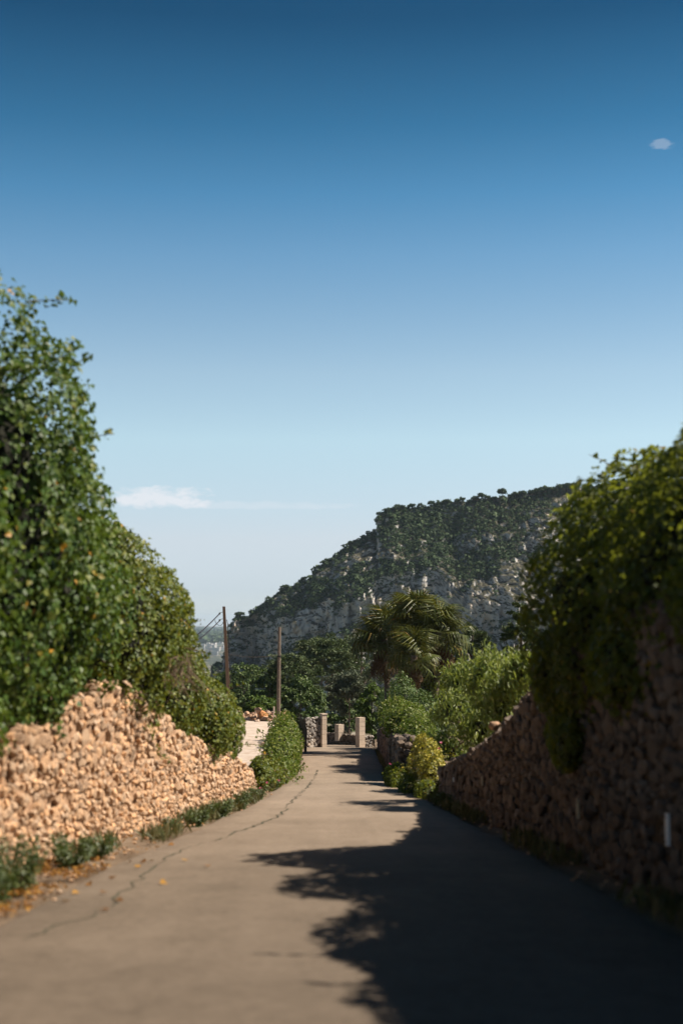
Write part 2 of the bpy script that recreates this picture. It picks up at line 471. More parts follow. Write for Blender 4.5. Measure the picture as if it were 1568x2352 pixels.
def dirt_material():
    m, nt = newmat('pale_dirt')
    tc = node(nt, 'ShaderNodeTexCoord')
    v = tc.outputs['Object']
    a = node(nt, 'ShaderNodeTexNoise', {'Vector': v, 'Scale': 2.2, 'Detail': 9.0, 'Roughness': 0.7})
    c = ramp(nt, node(nt, 'ShaderNodeMapRange', {0: a.outputs[0], 1: 0.32, 2: 0.66}).outputs[0], [(0, (0.34, 0.25, 0.19)), (0.45, (0.43, 0.345, 0.28)), (1, (0.52, 0.45, 0.385))])
    nb = node(nt, 'ShaderNodeTexNoise', {'Vector': v, 'Scale': 6.0, 'Detail': 7.0, 'Roughness': 0.7})
    bp = node(nt, 'ShaderNodeBump', {'Strength': 0.8, 'Distance': 0.06, 'Height': nb.outputs[0]})
    p = node(nt, 'ShaderNodeBsdfPrincipled', {'Base Color': c, 'Roughness': 0.95, 'Specular IOR Level': 0.1, 'Normal': bp.outputs[0]})
    node(nt, 'ShaderNodeOutputMaterial', {'Surface': p.outputs[0]})
    return m


def rock_material():
    m, nt = newmat('limestone_mountain')
    tc = node(nt, 'ShaderNodeTexCoord')
    v = tc.outputs['Object']
    geo = node(nt, 'ShaderNodeNewGeometry')
    sepn = node(nt, 'ShaderNodeSeparateXYZ', {0: geo.outputs['True Normal']})
    sv = node(nt, 'ShaderNodeVectorMath', {0: v, 1: (1.0, 1.0, 0.35)}, operation='MULTIPLY')
    a = node(nt, 'ShaderNodeTexNoise', {'Vector': sv.outputs[0], 'Scale': 0.16, 'Detail': 9.0, 'Roughness': 0.72})
    rock = ramp(nt, node(nt, 'ShaderNodeMapRange', {0: a.outputs[0], 1: 0.32, 2: 0.68}).outputs[0], [(0, (0.13, 0.13, 0.13)), (0.35, (0.38, 0.375, 0.37)), (0.6, (0.56, 0.53, 0.50)), (0.86, (0.58, 0.45, 0.34)), (1, (0.70, 0.66, 0.61))])
    b = node(nt, 'ShaderNodeTexNoise', {'Vector': v, 'Scale': 0.35, 'Detail': 6.0, 'Roughness': 0.7})
    soil = ramp(nt, b.outputs[0], [(0.3, (0.03, 0.035, 0.018)), (0.52, (0.075, 0.07, 0.045)), (0.7, (0.26, 0.24, 0.21))])
    c = node(nt, 'ShaderNodeTexNoise', {'Vector': v, 'Scale': 0.12, 'Detail': 6.0, 'Roughness': 0.7})
    st2 = mth(nt, 'ADD', sepn.outputs[2], mth(nt, 'MULTIPLY', mth(nt, 'SUBTRACT', c.outputs[0], 0.5), 1.2))
    k = node(nt, 'ShaderNodeMapRange', {0: st2, 1: 0.42, 2: 0.62})
    mix = node(nt, 'ShaderNodeMixRGB', {0: k.outputs[0], 1: rock, 2: soil})
    nb = node(nt, 'ShaderNodeTexNoise', {'Vector': sv.outputs[0], 'Scale': 0.7, 'Detail': 8.0, 'Roughness': 0.75})
    bp = node(nt, 'ShaderNodeBump', {'Strength': 0.9, 'Distance': 1.5, 'Height': nb.outputs[0]})
    p = node(nt, 'ShaderNodeBsdfPrincipled', {'Base Color': mix.outputs[0], 'Roughness': 0.95, 'Specular IOR Level': 0.1, 'Normal': bp.outputs[0]})
    node(nt, 'ShaderNodeOutputMaterial', {'Surface': p.outputs[0]})
    return m


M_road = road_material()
M_ground = terrain_material()
M_dirt = dirt_material()
M_rock = rock_material()

# ------------------------------------------------------------------ plan of the lane
XWL = lin((-10, -6.4), (0, -5.5), (16, -3.87), (34.5, -1.98), (36, -1.98), (45, -2.0), (56, -2.05), (75, -2.6), (100, -3.1), (150, -3.3))   # left wall line
XWR = lin((-10, 4.0), (3, 3.6), (13, 3.15), (33, 2.2), (44, 1.75), (60, 2.0), (108, 2.75), (150, 4.5))                                       # right wall line
XL = lin((-10, -4.4), (8, -3.45), (12, -2.95), (18, -2.8), (24, -2.45), (31, -1.95), (42, -1.75), (56, -1.7), (75, -2.2), (100, -2.8), (150, -3.1))
XR = lin((-10, 3.4), (3, 3.1), (13, 2.75), (33, 1.95), (44, 1.5), (60, 1.75), (108, 2.5), (150, 3.6))
HL = lin((0, 1.0), (16, 1.1), (22, 1.7), (26, 1.0), (31, 0.55), (36, 0.5), (45, 0.8), (55, 1.1), (72, 1.75), (85, 2.2), (100, 1.6), (112, 0.8), (125, 0.0))
HR = lin((0, 2.3), (18, 1.9), (23, 1.2), (30, 0.7), (36, 0.6), (44, 0.8), (70, 1.0), (110, 0.6), (125, 0.0))


def base_z(y):
    return np.interp(y, [-50, 120, 200, 400, 700, 1500, 3500, 30000], [50 * SLOPE, -120 * SLOPE, -14, -30, -46, -75, -150, -150])


def terrain_z(x, y):
    """height of the ground outside the walls"""
    b = base_z(y)
    left = x < 0
    h = np.where(left, HL(y), HR(y))
    far = np.clip((np.abs(x) - 8) / 40, 0, 1) * np.where(y < 130, 1, 0)
    bumps = (fbm(np.stack([x * 0.5, y * 0.5, x * 0 + 3.3], -1), 3, 5) - 0.5) * 0.3 * np.clip(1 - y / 400, 0, 1)
    bumps = bumps + (fbm(np.stack([x * 0.01, y * 0.01, x * 0 + 1.3], -1), 3, 8) - 0.5) * 8 * np.clip((y - 200) / 600, 0, 1) * np.clip(1 - (y - 1200) / 600, 0, 1)
    return b + h - far * np.where(left, 0.8, -0.6) + bumps


def build_terrain():
    ys = np.concatenate([np.arange(-20, 60, 0.6), np.arange(60, 140, 1.2), np.geomspace(142, 27000, 100)])
    offs = np.concatenate([np.array([0.3, 0.45, 0.8, 1.3, 1.9, 2.6, 3.4, 4.4, 5.6, 7, 9, 12, 16, 22, 30]), np.geomspace(40, 24000, 30)])
    inner = np.array([0.0, 0.12, 0.3, 0.5, 0.7, 0.88, 1.0])
    nx = len(offs) * 2 + len(inner)
    Y = np.repeat(ys[:, None], nx, 1)
    xl, xr = XWL(ys), XWR(ys)
    X = np.concatenate([xl[:, None] - offs[::-1][None, :], (xl - 0.2)[:, None] * (1 - inner) + (xr + 0.2)[:, None] * inner, xr[:, None] + offs[None, :]], 1)
    Z = terrain_z(X, Y)
    n0 = len(offs)
    for k in range(len(inner)):
        e = 0.0 if 0 < k < len(inner) - 1 else 0.03
        Z[:, n0 + k] = base_z(ys) - 0.05 + e
    V = np.stack([X, Y, Z], -1).reshape(-1, 3)
    i, j = np.meshgrid(np.arange(len(ys) - 1), np.arange(nx - 1), indexing='ij')
    a = (i * nx + j).ravel()
    F = np.stack([a, a + 1, a + nx + 1, a + nx], 1)
    struct(obj('ground', np_mesh('ground', V, F, None, True), M_ground))


build_terrain()


def build_road():
    ys = np.arange(-8, 141, 0.5)
    u = np.array([0, 0.03, 0.12, 0.3, 0.5, 0.7, 0.88, 0.97, 1.0])
    wob_l = (fbm(np.stack([ys * 0.9, ys * 0, ys * 0], -1), 3, 21) - 0.5) * 0.24
    wob_r = (fbm(np.stack([ys * 0.9, ys * 0 + 9, ys * 0], -1), 3, 22) - 0.5) * 0.24
    xl, xr = XL(ys) + wob_l, XR(ys) + wob_r
    X = xl[:, None] * (1 - u) + xr[:, None] * u
    Y = np.repeat(ys[:, None], len(u), 1)
    Z = base_z(Y) + 0.03 * (1 - (2 * u - 1) ** 2)[None, :] + (fbm(np.stack([X * 0.6, Y * 0.4, X * 0], -1), 3, 4) - 0.5) * 0.03
    Z[:, 0] -= 0.06
    Z[:, -1] -= 0.06
    V = np.stack([X, Y, Z], -1).reshape(-1, 3)
    nx = len(u)
    i, j = np.meshgrid(np.arange(len(ys) - 1), np.arange(nx - 1), indexing='ij')
    a = (i * nx + j).ravel()
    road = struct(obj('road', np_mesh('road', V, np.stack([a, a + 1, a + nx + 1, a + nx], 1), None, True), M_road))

    def rz(x, y):
        uu = (x - XL(y)) / (XR(y) - XL(y))
        return base_z(y) + 0.03 * (1 - (2 * uu - 1) ** 2) + (fbm(np.stack([x * 0.6, y * 0.4, x * 0], -1), 3, 4) - 0.5) * 0.03
    # long crack between the old verge strip and the carriageway
    pts = [dground(*p) for p in [(60, 2165), (110, 2130), (215, 2110), (250, 2080), (300, 2040), (345, 2000), (385, 1970), (450, 1945), (525, 1925), (535, 1918), (600, 1895), (650, 1872), (662, 1850), (690, 1825), (722, 1790), (728, 1770)]]
    pts = np.array(pts)
    t = np.linspace(0, 1, 420)
    s = np.concatenate([[0], np.cumsum(np.linalg.norm(np.diff(pts, axis=0), axis=1))])
    s /= s[-1]
    cx, cy = np.interp(t, s, pts[:, 0]), np.interp(t, s, pts[:, 1])
    cx = cx + (fbm(np.stack([cy * 3, t * 0, t * 0], -1), 4, 31) - 0.5) * 0.22
    w = 0.006 + 0.02 * fbm(np.stack([cy * 2, t * 0 + 5, t * 0], -1), 3, 32) * np.clip(cy / 22, 0.5, 1.3)
    w = w * np.where(fbm(np.stack([cy * 0.8, t * 0 + 7, t * 0], -1), 2, 33) < 0.36, 0.25, 1)
    z = rz(cx, cy) + 0.004
    V = np.stack([np.stack([cx - w, cy, z], -1), np.stack([cx + w, cy, z], -1)], 1).reshape(-1, 3)
    k = np.arange(len(t) - 1) * 2
    obj('crack', np_mesh('crack', V, np.stack([k, k + 1, k + 3, k + 2], 1)), M_crack, road)
    return rz


road_z = build_road()

# dirt track on the terrace to the left


def build_dirt():
    ys = np.arange(35, 82, 0.5)
    u = np.linspace(0, 1, 12)
    xr = np.interp(ys, [35, 45, 60, 75, 82], [-2.3, -2.3, -2.4, -3.0, -4.0]) - 0.05
    xl = np.interp(ys, [35, 45, 60, 75, 82], [-6.0, -6.8, -9, -11, -12])
    X = xl[:, None] * (1 - u) + xr[:, None] * u
    Y = np.repeat(ys[:, None], len(u), 1)
    Z = terrain_z(X, Y) + 0.13
    V = np.stack([X, Y, Z], -1).reshape(-1, 3)
    nx = len(u)
    i, j = np.meshgrid(np.arange(len(ys) - 1), np.arange(nx - 1), indexing='ij')
    a = (i * nx + j).ravel()
    struct(obj('dirt_track', np_mesh('dirt_track', V, np.stack([a, a + 1, a + nx + 1, a + nx], 1), None, True), M_dirt))


build_dirt()

# ------------------------------------------------------------------ mountain
Hd = [(515, 1530), (524, 1500), (527, 1450), (540, 1422), (575, 1415), (640, 1362), (700, 1335), (745, 1295), (800, 1255), (850, 1228), (864, 1222), (868, 1186), (890, 1170), (985, 1164), (1100, 1146), (1200, 1136), (1330, 1118), (1500, 1100), (1800, 1090)]
Hp = np.array([dat(a, b, 850) for a, b in Hd])
Cd = [(520, 1450), (600, 1432), (640, 1420), (700, 1400), (760, 1400), (830, 1368), (870, 1330), (1000, 1300), (1025, 1320), (1060, 1370), (1150, 1395), (1250, 1400), (1800, 1400)]
Cp = np.array([dat(a, b, 800) for a, b in Cd])
Bd = [(520, 1520), (620, 1525), (700, 1490), (800, 1452), (900, 1445), (1000, 1445), (1150, 1455), (1800, 1460)]
Bp = np.array([dat(a, b, 775) for a, b in Bd])


def mountain_surface(X, s):
    """X world x at reference; s in -0.25..1 (ridge 0, negative behind, 1 foot)"""
    H = np.interp(X, Hp[:, 0], Hp[:, 2])
    C = np.minimum(np.interp(X, Cp[:, 0], Cp[:, 2]), H - 2)
    B = np.minimum(np.interp(X, Bp[:, 0], Bp[:, 2]), C - 4)
    foot = -52.0 + X * 0
    s1, s2 = 0.5, 0.8
    spur = (fbm(np.stack([X * 0.018, X * 0, X * 0 + 2], -1), 3, 41) - 0.5) * 46
    spur2 = (fbm(np.stack([X * 0.075, s * 1.2, X * 0 + 7], -1), 3, 44) - 0.5) * 30
    sp = np.clip(s, 0, 1)
    Z = np.where(s < s1, H + (C - H) * (np.clip(s, 0, 1) / s1) ** 0.9, np.where(s < s2, C + (B - C) * (s - s1) / (s2 - s1), B + (foot - B) * (s - s2) / (1 - s2)))
    Z = np.where(s < 0, H + s * 160, Z)
    Hs = sum(np.interp(X + o_, Hp[:, 0], Hp[:, 2]) for o_ in (-24, -16, -8, 0, 8, 16, 24)) / 7
    y1 = 850 - np.maximum(Hs - C, 4) * 1.35
    y2 = y1 - (C - B) * 0.22
    y3 = y2 - (B - foot) * 1.1
    Y = np.where(s < s1, 850 + (y1 - 850) * sp / s1, np.where(s < s2, y1 + (y2 - y1) * (s - s1) / (s2 - s1), y2 + (y3 - y2) * (s - s2) / (1 - s2)))
    Y = np.where(s < 0, 850 - s * 260, Y)
    k = np.clip(s / 0.25, 0, 1)
    Y = Y + (spur + spur2) * k
    P = np.stack([X, Y, Z], -1)
    cl = np.clip(1 - np.abs(s - 0.62) / 0.25, 0, 1)
    leftc = np.clip((-15 - X) / 30, 0, 1) * np.clip((s - 0.08) / 0.1, 0, 1)
    cl = np.maximum(cl, 0.8 * leftc)
    oc = np.clip((fbm(np.stack([X * 0.05, Y * 0.04, Z * 0.07], -1), 4, 58) - 0.49) / 0.07, 0, 1) * np.clip(s / 0.08, 0, 1)
    cl = np.maximum(cl, 0.85 * oc)
    P[..., 1] -= oc * 3.0
    # fissures and ledges
    Q = np.stack([X * 0.16, Y * 0.16, Z * 0.045], -1)
    r1 = 1 - np.abs(fbm(Q, 4, 51) * 2 - 1) * 2.0
    Q2 = np.stack([X * 0.09, Y * 0.09, Z * 0.2], -1)
    d = (r1 - 0.5) * 5.0 * (0.2 + cl) + (fbm(Q2, 4, 52) - 0.5) * 7 * (0.3 + cl * 0.8)
    P[..., 1] -= d * np.clip((s + 0.05) / 0.1, 0, 1)
    fine = fbm(np.stack([X * 0.45, Y * 0.45, Z * 0.22], -1), 3, 57) - 0.5
    P[..., 1] -= fine * 4.5 * (0.15 + cl) * np.clip((s + 0.05) / 0.1, 0, 1)
    P[..., 0] += (fbm(Q2 + 40, 3, 53) - 0.5) * 6 * (0.3 + cl)
    P[..., 2] += (fbm(np.stack([X * 0.2, Y * 0.2, Z * 0.2], -1), 3, 54) - 0.5) * 3.0
    return P, cl


def build_mountain():
    xs = np.arange(-78, 330, 1.15)
    ss = np.concatenate([np.linspace(-0.3, 0, 6)[:-1], np.linspace(0, 0.5, 70)[:-1], np.linspace(0.5, 0.82, 80)[:-1], np.linspace(0.82, 1, 16)])
    X, S = np.meshgrid(xs, ss)
    P, cl = mountain_surface(X, S)
    nx = len(xs)
    i, j = np.meshgrid(np.arange(len(ss) - 1), np.arange(nx - 1), indexing='ij')
    a = (i * nx + j).ravel()
    struct(obj('mountain', np_mesh('mountain', P.reshape(-1, 3), np.stack([a, a + nx, a + nx + 1, a + 1], 1)), M_rock))


build_mountain()


# ------------------------------------------------------------------ leaves
TPL = {
    'kite': (np.array([[0, -.5, 0], [.42, -.08, .12], [0, .5, 0], [-.42, -.08, .12]], float), np.array([[0, 1, 2], [0, 2, 3]])),
    'needle': (np.array([[-.5, -.5, 0], [.5, -.5, 0], [0, .5, 0]], float), np.array([[0, 1, 2]])),
    'ivy': (np.array([[0, -.42, 0], [.30, -.5, .06], [.52, -.12, .10], [.26, .08, .05], [0, .55, -.05], [-.26, .08, .05], [-.52, -.12, .10], [-.30, -.5, .06]], float),
            np.array([[0, 1, 2], [0, 2, 3], [0, 3, 4], [0, 4, 5], [0, 5, 6], [0, 6, 7]])),
    'lance': (np.array([[0, -.5, 0], [.42, -.15, .12], [.34, .15, .10], [0, .5, -.12], [-.34, .15, .10], [-.42, -.15, .12]], float),
              np.array([[0, 1, 2], [0, 2, 3], [0, 3, 4], [0, 4, 5]])),
}


def unit(v):
    return v / (np.linalg.norm(v, axis=-1, keepdims=True) + 1e-9)


def frames(N, T):
    N = unit(N)
    B = unit(np.cross(T, N))
    T = np.cross(N, B)
    return B, T, N


def leaves(parent, P, N, size, mat, tpl='kite', aspect=1.0, hang=0.5, jitter=0.6, single=0, name='foliage', part='leaf', kind=True, sing_min=0.0):
    n = len(P)
    size = np.broadcast_to(np.asarray(size, float), (n,)) * rng.uniform(0.55, 1.35, n)
    N = unit(unit(N) + rng.normal(0, jitter, (n, 3)))
    T = rng.normal(0, 1, (n, 3)) * (1 - hang) + np.array([0, 0, -1.0]) * hang
    B, T, N = frames(N, T)
    tv, tf = TPL[tpl]
    k = len(tv)
    V = P[:, None, :] + size[:, None, None] * (aspect * tv[None, :, 0:1] * B[:, None, :] + tv[None, :, 1:2] * T[:, None, :] + aspect * tv[None, :, 2:3] * N[:, None, :])
    rv = rng.random(n)
    idx_single = np.array([], int)
    if single:
        px, py, d = project(P)
        s_px = size / np.maximum(d, 0.1) * FPX
        inside = (px > 4) & (px < 678) & (py > 4) & (py < 1020) & (d > 1)
        tocam = unit(np.array([0, 0, EYE]) - P)
        facing = np.abs((N * tocam).sum(1))
        score = np.where(inside, s_px * (0.4 + facing), -1)
        # outermost first: those that lie near the surface towards the camera
        idx_single = np.argsort(-score)[:single]
        idx_single = idx_single[score[idx_single] > 0]
        var = []
        for q in range(3):
            me = np_mesh(part, tv * np.array([aspect, 1, aspect]) * (1 + 0.0 * q), tf)
            me.materials.append(mat)
            var.append(me)
        for q, ii in enumerate(idx_single):
            o = bpy.data.objects.new(part, var[q % 3])
            COL.objects.link(o)
            o.parent = parent
            mt = Matrix(((B[ii][0], T[ii][0], N[ii][0], P[ii][0]), (B[ii][1], T[ii][1], N[ii][1], P[ii][1]), (B[ii][2], T[ii][2], N[ii][2], P[ii][2]), (0, 0, 0, 1)))
            o.matrix_parent_inverse = parent.matrix_basis.inverted()
            o.matrix_basis = mt @ Matrix.Scale(float(size[ii]), 4)
    keep = np.ones(n, bool)
    keep[idx_single] = False
    V = V[keep]
    m = len(V)
    F = (tf[None] + (np.arange(m) * k)[:, None, None]).reshape(-1, 3)
    o = obj(name, np_mesh(name, V.reshape(-1, 3), F, np.repeat(rv[keep], len(tf))), mat, parent)
    if kind:
        stuff(o)
    return o


def blob_points(blobs, n, rough=0.28, freq=1.1, depth=0.10, gap=0.0, gfreq=2.0, seed=0, zmin=None, top_bias=0.0, inner=0.82):
    """points on the lumpy surface of a union of ellipsoids"""
    blobs = np.asarray(blobs, float)
    A = np.array([(b[3] * b[4] + b[4] * b[5] + b[3] * b[5]) for b in blobs])
    pick = rng.choice(len(blobs), n, p=A / A.sum())
    u = unit(rng.normal(0, 1, (n, 3)))
    c, r = blobs[pick, :3], blobs[pick, 3:6]
    d = rng.exponential(depth, n)
    P0 = c + u * r
    lump = (fbm(P0 * freq, 3, 60 + seed) - 0.5) * 2 * rough + (noise(P0 * freq * 4, 70 + seed) - 0.5) * rough * 0.5
    P = c + u * r * (1 + lump - d)[:, None]
    keep = np.ones(n, bool)
    for q, b in enumerate(blobs):
        inside = (((P - b[:3]) / (b[3:6] * inner)) ** 2).sum(1) < 1
        keep &= ~(inside & (pick != q))
    if gap > 0:
        keep &= ~((noise(P * gfreq, 80 + seed) < gap) & (rng.random(n) < 0.8))
    if zmin is not None:
        keep &= P[:, 2] > zmin(P)
    N = unit(u / r)
    return P[keep], N[keep]


_ico = None


def blob_core(parent, blobs, k=0.72, mat=None, rough=0.3, freq=1.1, seed=0, name='stems_or_shade_core'):
    """solid filler of a shrub, inner shade put into its near-black colour"""
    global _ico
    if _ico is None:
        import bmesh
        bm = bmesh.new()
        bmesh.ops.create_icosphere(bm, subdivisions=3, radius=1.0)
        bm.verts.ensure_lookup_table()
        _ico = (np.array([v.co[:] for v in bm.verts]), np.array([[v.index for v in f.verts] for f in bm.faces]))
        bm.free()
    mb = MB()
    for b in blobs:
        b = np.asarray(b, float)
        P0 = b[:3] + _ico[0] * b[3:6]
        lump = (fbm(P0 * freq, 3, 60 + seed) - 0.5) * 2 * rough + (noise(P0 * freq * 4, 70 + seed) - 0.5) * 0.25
        kk = k + (0.2 if 0 < b[1] < 11.5 and b[0] > 3 else 0.0)  # unseen near right blobs get a fatter core, shaped for a solid road shadow
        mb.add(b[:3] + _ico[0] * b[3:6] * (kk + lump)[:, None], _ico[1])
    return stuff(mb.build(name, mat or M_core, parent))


# ------------------------------------------------------------------ stones
def hull_mesh(name, npts=19, sq=2.7):
    import bmesh
    bm = bmesh.new()
    for _ in range(npts):
        v = rng.normal(0, 1, 3)
        v = v / (np.abs(v) ** sq).sum() ** (1 / sq)
        bm.verts.new(v * rng.uniform(0.82, 1.0))
    r = bmesh.ops.convex_hull(bm, input=bm.verts)
    bmesh.ops.delete(bm, geom=[g for g in r['geom_interior'] if isinstance(g, bmesh.types.BMVert)], context='VERTS')
    bmesh.ops.triangulate(bm, faces=bm.faces)
    bm.verts.index_update()
    V = np.array([v.co[:] for v in bm.verts])
    F = np.array([[v.index for v in f.verts] for f in bm.faces])
    bm.free()
    return V, F


HULLS = [hull_mesh('stone') for _ in range(12)]


def place_stones(parent, items, mat, single=300, name='stone', rest='small_stones'):
    """items: list of (4x4 numpy matrix, hull index)"""
    C = np.array([m[:3, 3] for m, _ in items])
    S = np.array([np.linalg.norm(m[:3, 0]) for m, _ in items])
    px, py, d = project(C)
    ok = (px > -3) & (px < 685) & (py > -3) & (py < 1027) & (d > 1)
    score = np.where(ok, S / np.maximum(d, 1), S / np.maximum(d, 1) * 1e-4)
    order = np.argsort(-score)
    var = []
    for V, F in HULLS:
        me = np_mesh(name, V, F)
        me.materials.append(mat)
        var.append(me)
    inv = parent.matrix_basis.inverted()
    for ii in order[:single]:
        m, h = items[ii]
        o = bpy.data.objects.new(name, var[h])
        COL.objects.link(o)
        o.parent = parent
        o.matrix_parent_inverse = inv
        o.matrix_basis = Matrix(m.tolist())
    if len(order) > single:
        mb = MB()
        for ii in order[single:]:
            m, h = items[ii]
            V, F = HULLS[h]
            mb.add(V @ m[:3, :3].T + m[:3, 3], F)
        stuff(mb.build(rest, mat, parent))


def wall_items(path, zb, top, size, out=1, drop=0.06, proud=0.05, depth=0.8, capstones=True, wr=(0.7, 1.7), rot=0.18, thick=0.45, end=False):
    """irregular courses of stones on the face of a wall that follows path (x(y)), heights above ground"""
    items = []
    pts = np.asarray(path, float)
    s = np.concatenate([[0], np.cumsum(np.linalg.norm(np.diff(pts, axis=0), axis=1))])
    L = s[-1]

    def frame_at(q):
        x, y = np.interp(q, s, pts[:, 0]), np.interp(q, s, pts[:, 1])
        e = 0.3
        x2, y2 = np.interp(min(q + e, L), s, pts[:, 0]), np.interp(min(q + e, L), s, pts[:, 1])
        x1, y1 = np.interp(max(q - e, 0), s, pts[:, 0]), np.interp(max(q - e, 0), s, pts[:, 1])
        t = np.array([x2 - x1, y2 - y1, 0.0])
        t /= np.linalg.norm(t)
        nrm = np.array([t[1], -t[0], 0.0]) * out
        return np.array([x, y]), t, nrm

    def put(q, h, w, hh, dd, off):
        p, t, nrm = frame_at(q)
        z = float(zb(p[1])) + h
        a = rng.normal(0, rot)
        up = np.array([0, 0, 1.0])
        t2 = t * math.cos(a) + up * math.sin(a)
        u2 = -t * math.sin(a) + up * math.cos(a)
        t2 = unit(t2 + nrm * rng.normal(0, rot * 0.45))
        n2 = unit(nrm - t2 * np.dot(nrm, t2))
        u2 = np.cross(t2, n2)
        m = np.eye(4)
        m[:3, 0], m[:3, 1], m[:3, 2] = t2 * w / 2, n2 * dd / 2, u2 * hh / 2
        m[:3, 3] = [p[0] + nrm[0] * off, p[1] + nrm[1] * off, z]
        items.append((m, int(rng.integers(len(HULLS)))))
    hmax = max(float(top(pts[k, 1])) for k in range(len(pts)))
    hmax = max(hmax, max(float(top(v)) for v in np.linspace(pts[:, 1].min(), pts[:, 1].max(), 60)))
    h = 0.0
    while h < hmax:
        rh = size * rng.uniform(0.65, 1.3)
        q = rng.uniform(-0.3, 0) * size
        while q < L:
            w = rh * rng.uniform(*wr)
            qc = q + w / 2
            if 0 <= qc <= L:
                yy = np.interp(qc, s, pts[:, 1])
                hc = h + rh / 2 + rng.normal(0, 0.26) * size
                if hc < float(top(yy)) and rng.random() > drop:
                    k = rng.uniform(0.9, 1.3) * (1.6 if rng.random() < 0.1 else 1)
                    put(qc, hc, w * k, rh * k * rng.uniform(0.9, 1.2), depth * size * rng.uniform(0.7, 1.4), rng.normal(-0.02, proud) - 0.12 * size)
            q += w
        h += rh * 0.95
    if capstones:
        q = 0.0
        while q < L:
            w = size * rng.uniform(0.9, 2.0)
            yy = np.interp(q + w / 2, s, pts[:, 1])
            for off in np.arange(-0.1, -thick, -size * 1.3):
                put(q + w / 2, float(top(yy)) + rng.normal(0, 0.03), w * 1.1, size * rng.uniform(0.7, 1.2), size * rng.uniform(1.1, 1.8), off + rng.normal(0, 0.03))
            q += w
    return items


def wall_core(parent, path, zb, top, out=1, thick=0.45, inset=0.10, mat=None, name='wall_core'):
    pts = np.asarray(path, float)
    s = np.concatenate([[0], np.cumsum(np.linalg.norm(np.diff(pts, axis=0), axis=1))])
    q = np.arange(0, s[-1] + 0.2, 0.3)
    q[-1] = s[-1]
    x, y = np.interp(q, s, pts[:, 0]), np.interp(q, s, pts[:, 1])
    t = np.stack([np.gradient(x), np.gradient(y)], 1)
    t /= np.linalg.norm(t, axis=1)[:, None]
    n = np.stack([t[:, 1], -t[:, 0]], 1) * out
    zb_, tp = zb(y), np.array([float(top(v)) for v in y])
    rows = []
    for off, hh in ((-inset, -0.15), (-inset, None), (-thick, None), (-thick, -0.15)):
        hz = zb_ + (tp - 0.05 if hh is None else hh)
        rows.append(np.stack([x + n[:, 0] * off, y + n[:, 1] * off, hz], 1))
    V = np.stack(rows, 1)
    k = len(q)
    F = []
    for i in range(k - 1):
        for j in range(4):
            a, b = i * 4 + j, i * 4 + (j + 1) % 4
            F.append([a, b, b + 4, a + 4])
    F.append([0, 3, 2, 1])
    e = (k - 1) * 4
    F.append([e, e + 1, e + 2, e + 3])
    return obj(name, np_mesh(name, V.reshape(-1, 3), np.array(F)), mat or M_mortar, parent)


def ypath(fn, y0, y1, step=0.6):
    ys = np.arange(y0, y1 + 1e-6, step)
    return np.stack([fn(ys), ys], 1)


# ---- left rubble wall
topL = lin((5, 1.3), (14, 1.4), (17, 1.6), (19, 1.95), (21.5, 2.3), (23.2, 2.15), (26, 1.5), (31, 1.05), (33.2, 0.7), (34.6, 0.35))
wl = thing('rubble_wall', 'sunlit rough rubble wall of orange stones sloping down beside the road under the ivy', 'wall', (XWL(20), 20, ZR(20)))
pathL = ypath(XWL, 9, 34.5)
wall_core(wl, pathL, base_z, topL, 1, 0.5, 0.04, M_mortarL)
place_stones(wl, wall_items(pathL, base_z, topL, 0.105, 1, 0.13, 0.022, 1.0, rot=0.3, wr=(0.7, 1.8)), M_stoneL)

# ---- right rubble wall
topR = lin((2, 2.9), (13, 2.95), (18, 2.65), (19.5, 2.5), (22.5, 1.95), (23.2, 1.7), (27, 1.2), (31, 0.85), (33, 0.6))
wr_ = thing('rubble_wall', 'tall shaded brown rubble wall below the overhanging dark ivy', 'wall', (XWR(15), 15, ZR(15)))
pathR = ypath(XWR, 4, 33)
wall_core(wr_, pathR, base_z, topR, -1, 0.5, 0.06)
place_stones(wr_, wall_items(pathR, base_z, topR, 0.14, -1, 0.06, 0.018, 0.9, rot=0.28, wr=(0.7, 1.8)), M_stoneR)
cap = thing('cap_stone', 'single reddish boulder lying on the stepped top of the shaded wall', 'stone', dat(1135, 1663, 22.7))
cm = np.eye(4)
cm[:3, :3] = np.diag([0.16, 0.2, 0.11])
V, F = HULLS[3]
obj('rock', np_mesh('rock', V * np.array([0.11, 0.2, 0.08]), F), M_rubble, cap, (0, 0, -0.03))

# ---- white and cream strips on the right wall foot
for (dx, dy0, dy1, w, m, lab) in [(1533, 1868, 1942, 0.05, M_white, 'long white strip fixed upright at the foot of the shaded wall'),
                                  (1327, 1836, 1880, 0.055, M_cream, 'short cream strip fixed low on the shaded wall'),
                                  (1107, 1783, 1804, 0.035, M_cream, 'small pale strip low on the shaded wall near its far end'),
                                  (1041, 1786, 1796, 0.035, M_white, 'tiny white marker at the far low end of the shaded wall')]:
    a = dx * 682 / 1568
    y = 13.0
    for _ in range(30):
        y = (float(XWR(y)) - 0.11) / ((a - 341) / FPX) * 1.0
        y = min(max(y, 6), 33)
    p0, p1 = dat(dx, dy1, y), dat(dx, dy0, y)
    h = p1[2] - p0[2]
    mb = MB()
    mb.box((0, 0, h / 2), (0.03, w, h), 0.05)
    me_o = thing('marker_strip', lab, 'marker', (p0[0], p0[1], p0[2]))
    s_ = mb.build('strip', m, None)
    s_.parent = me_o
    for fr in (0.12, 0.88):
        mb = MB()
        mb.tube([(-0.014, 0, h * fr), (-0.024, 0, h * fr)], 0.008, 6)
        s_ = mb.build('bolt', M_iron, None)
        s_.parent = me_o

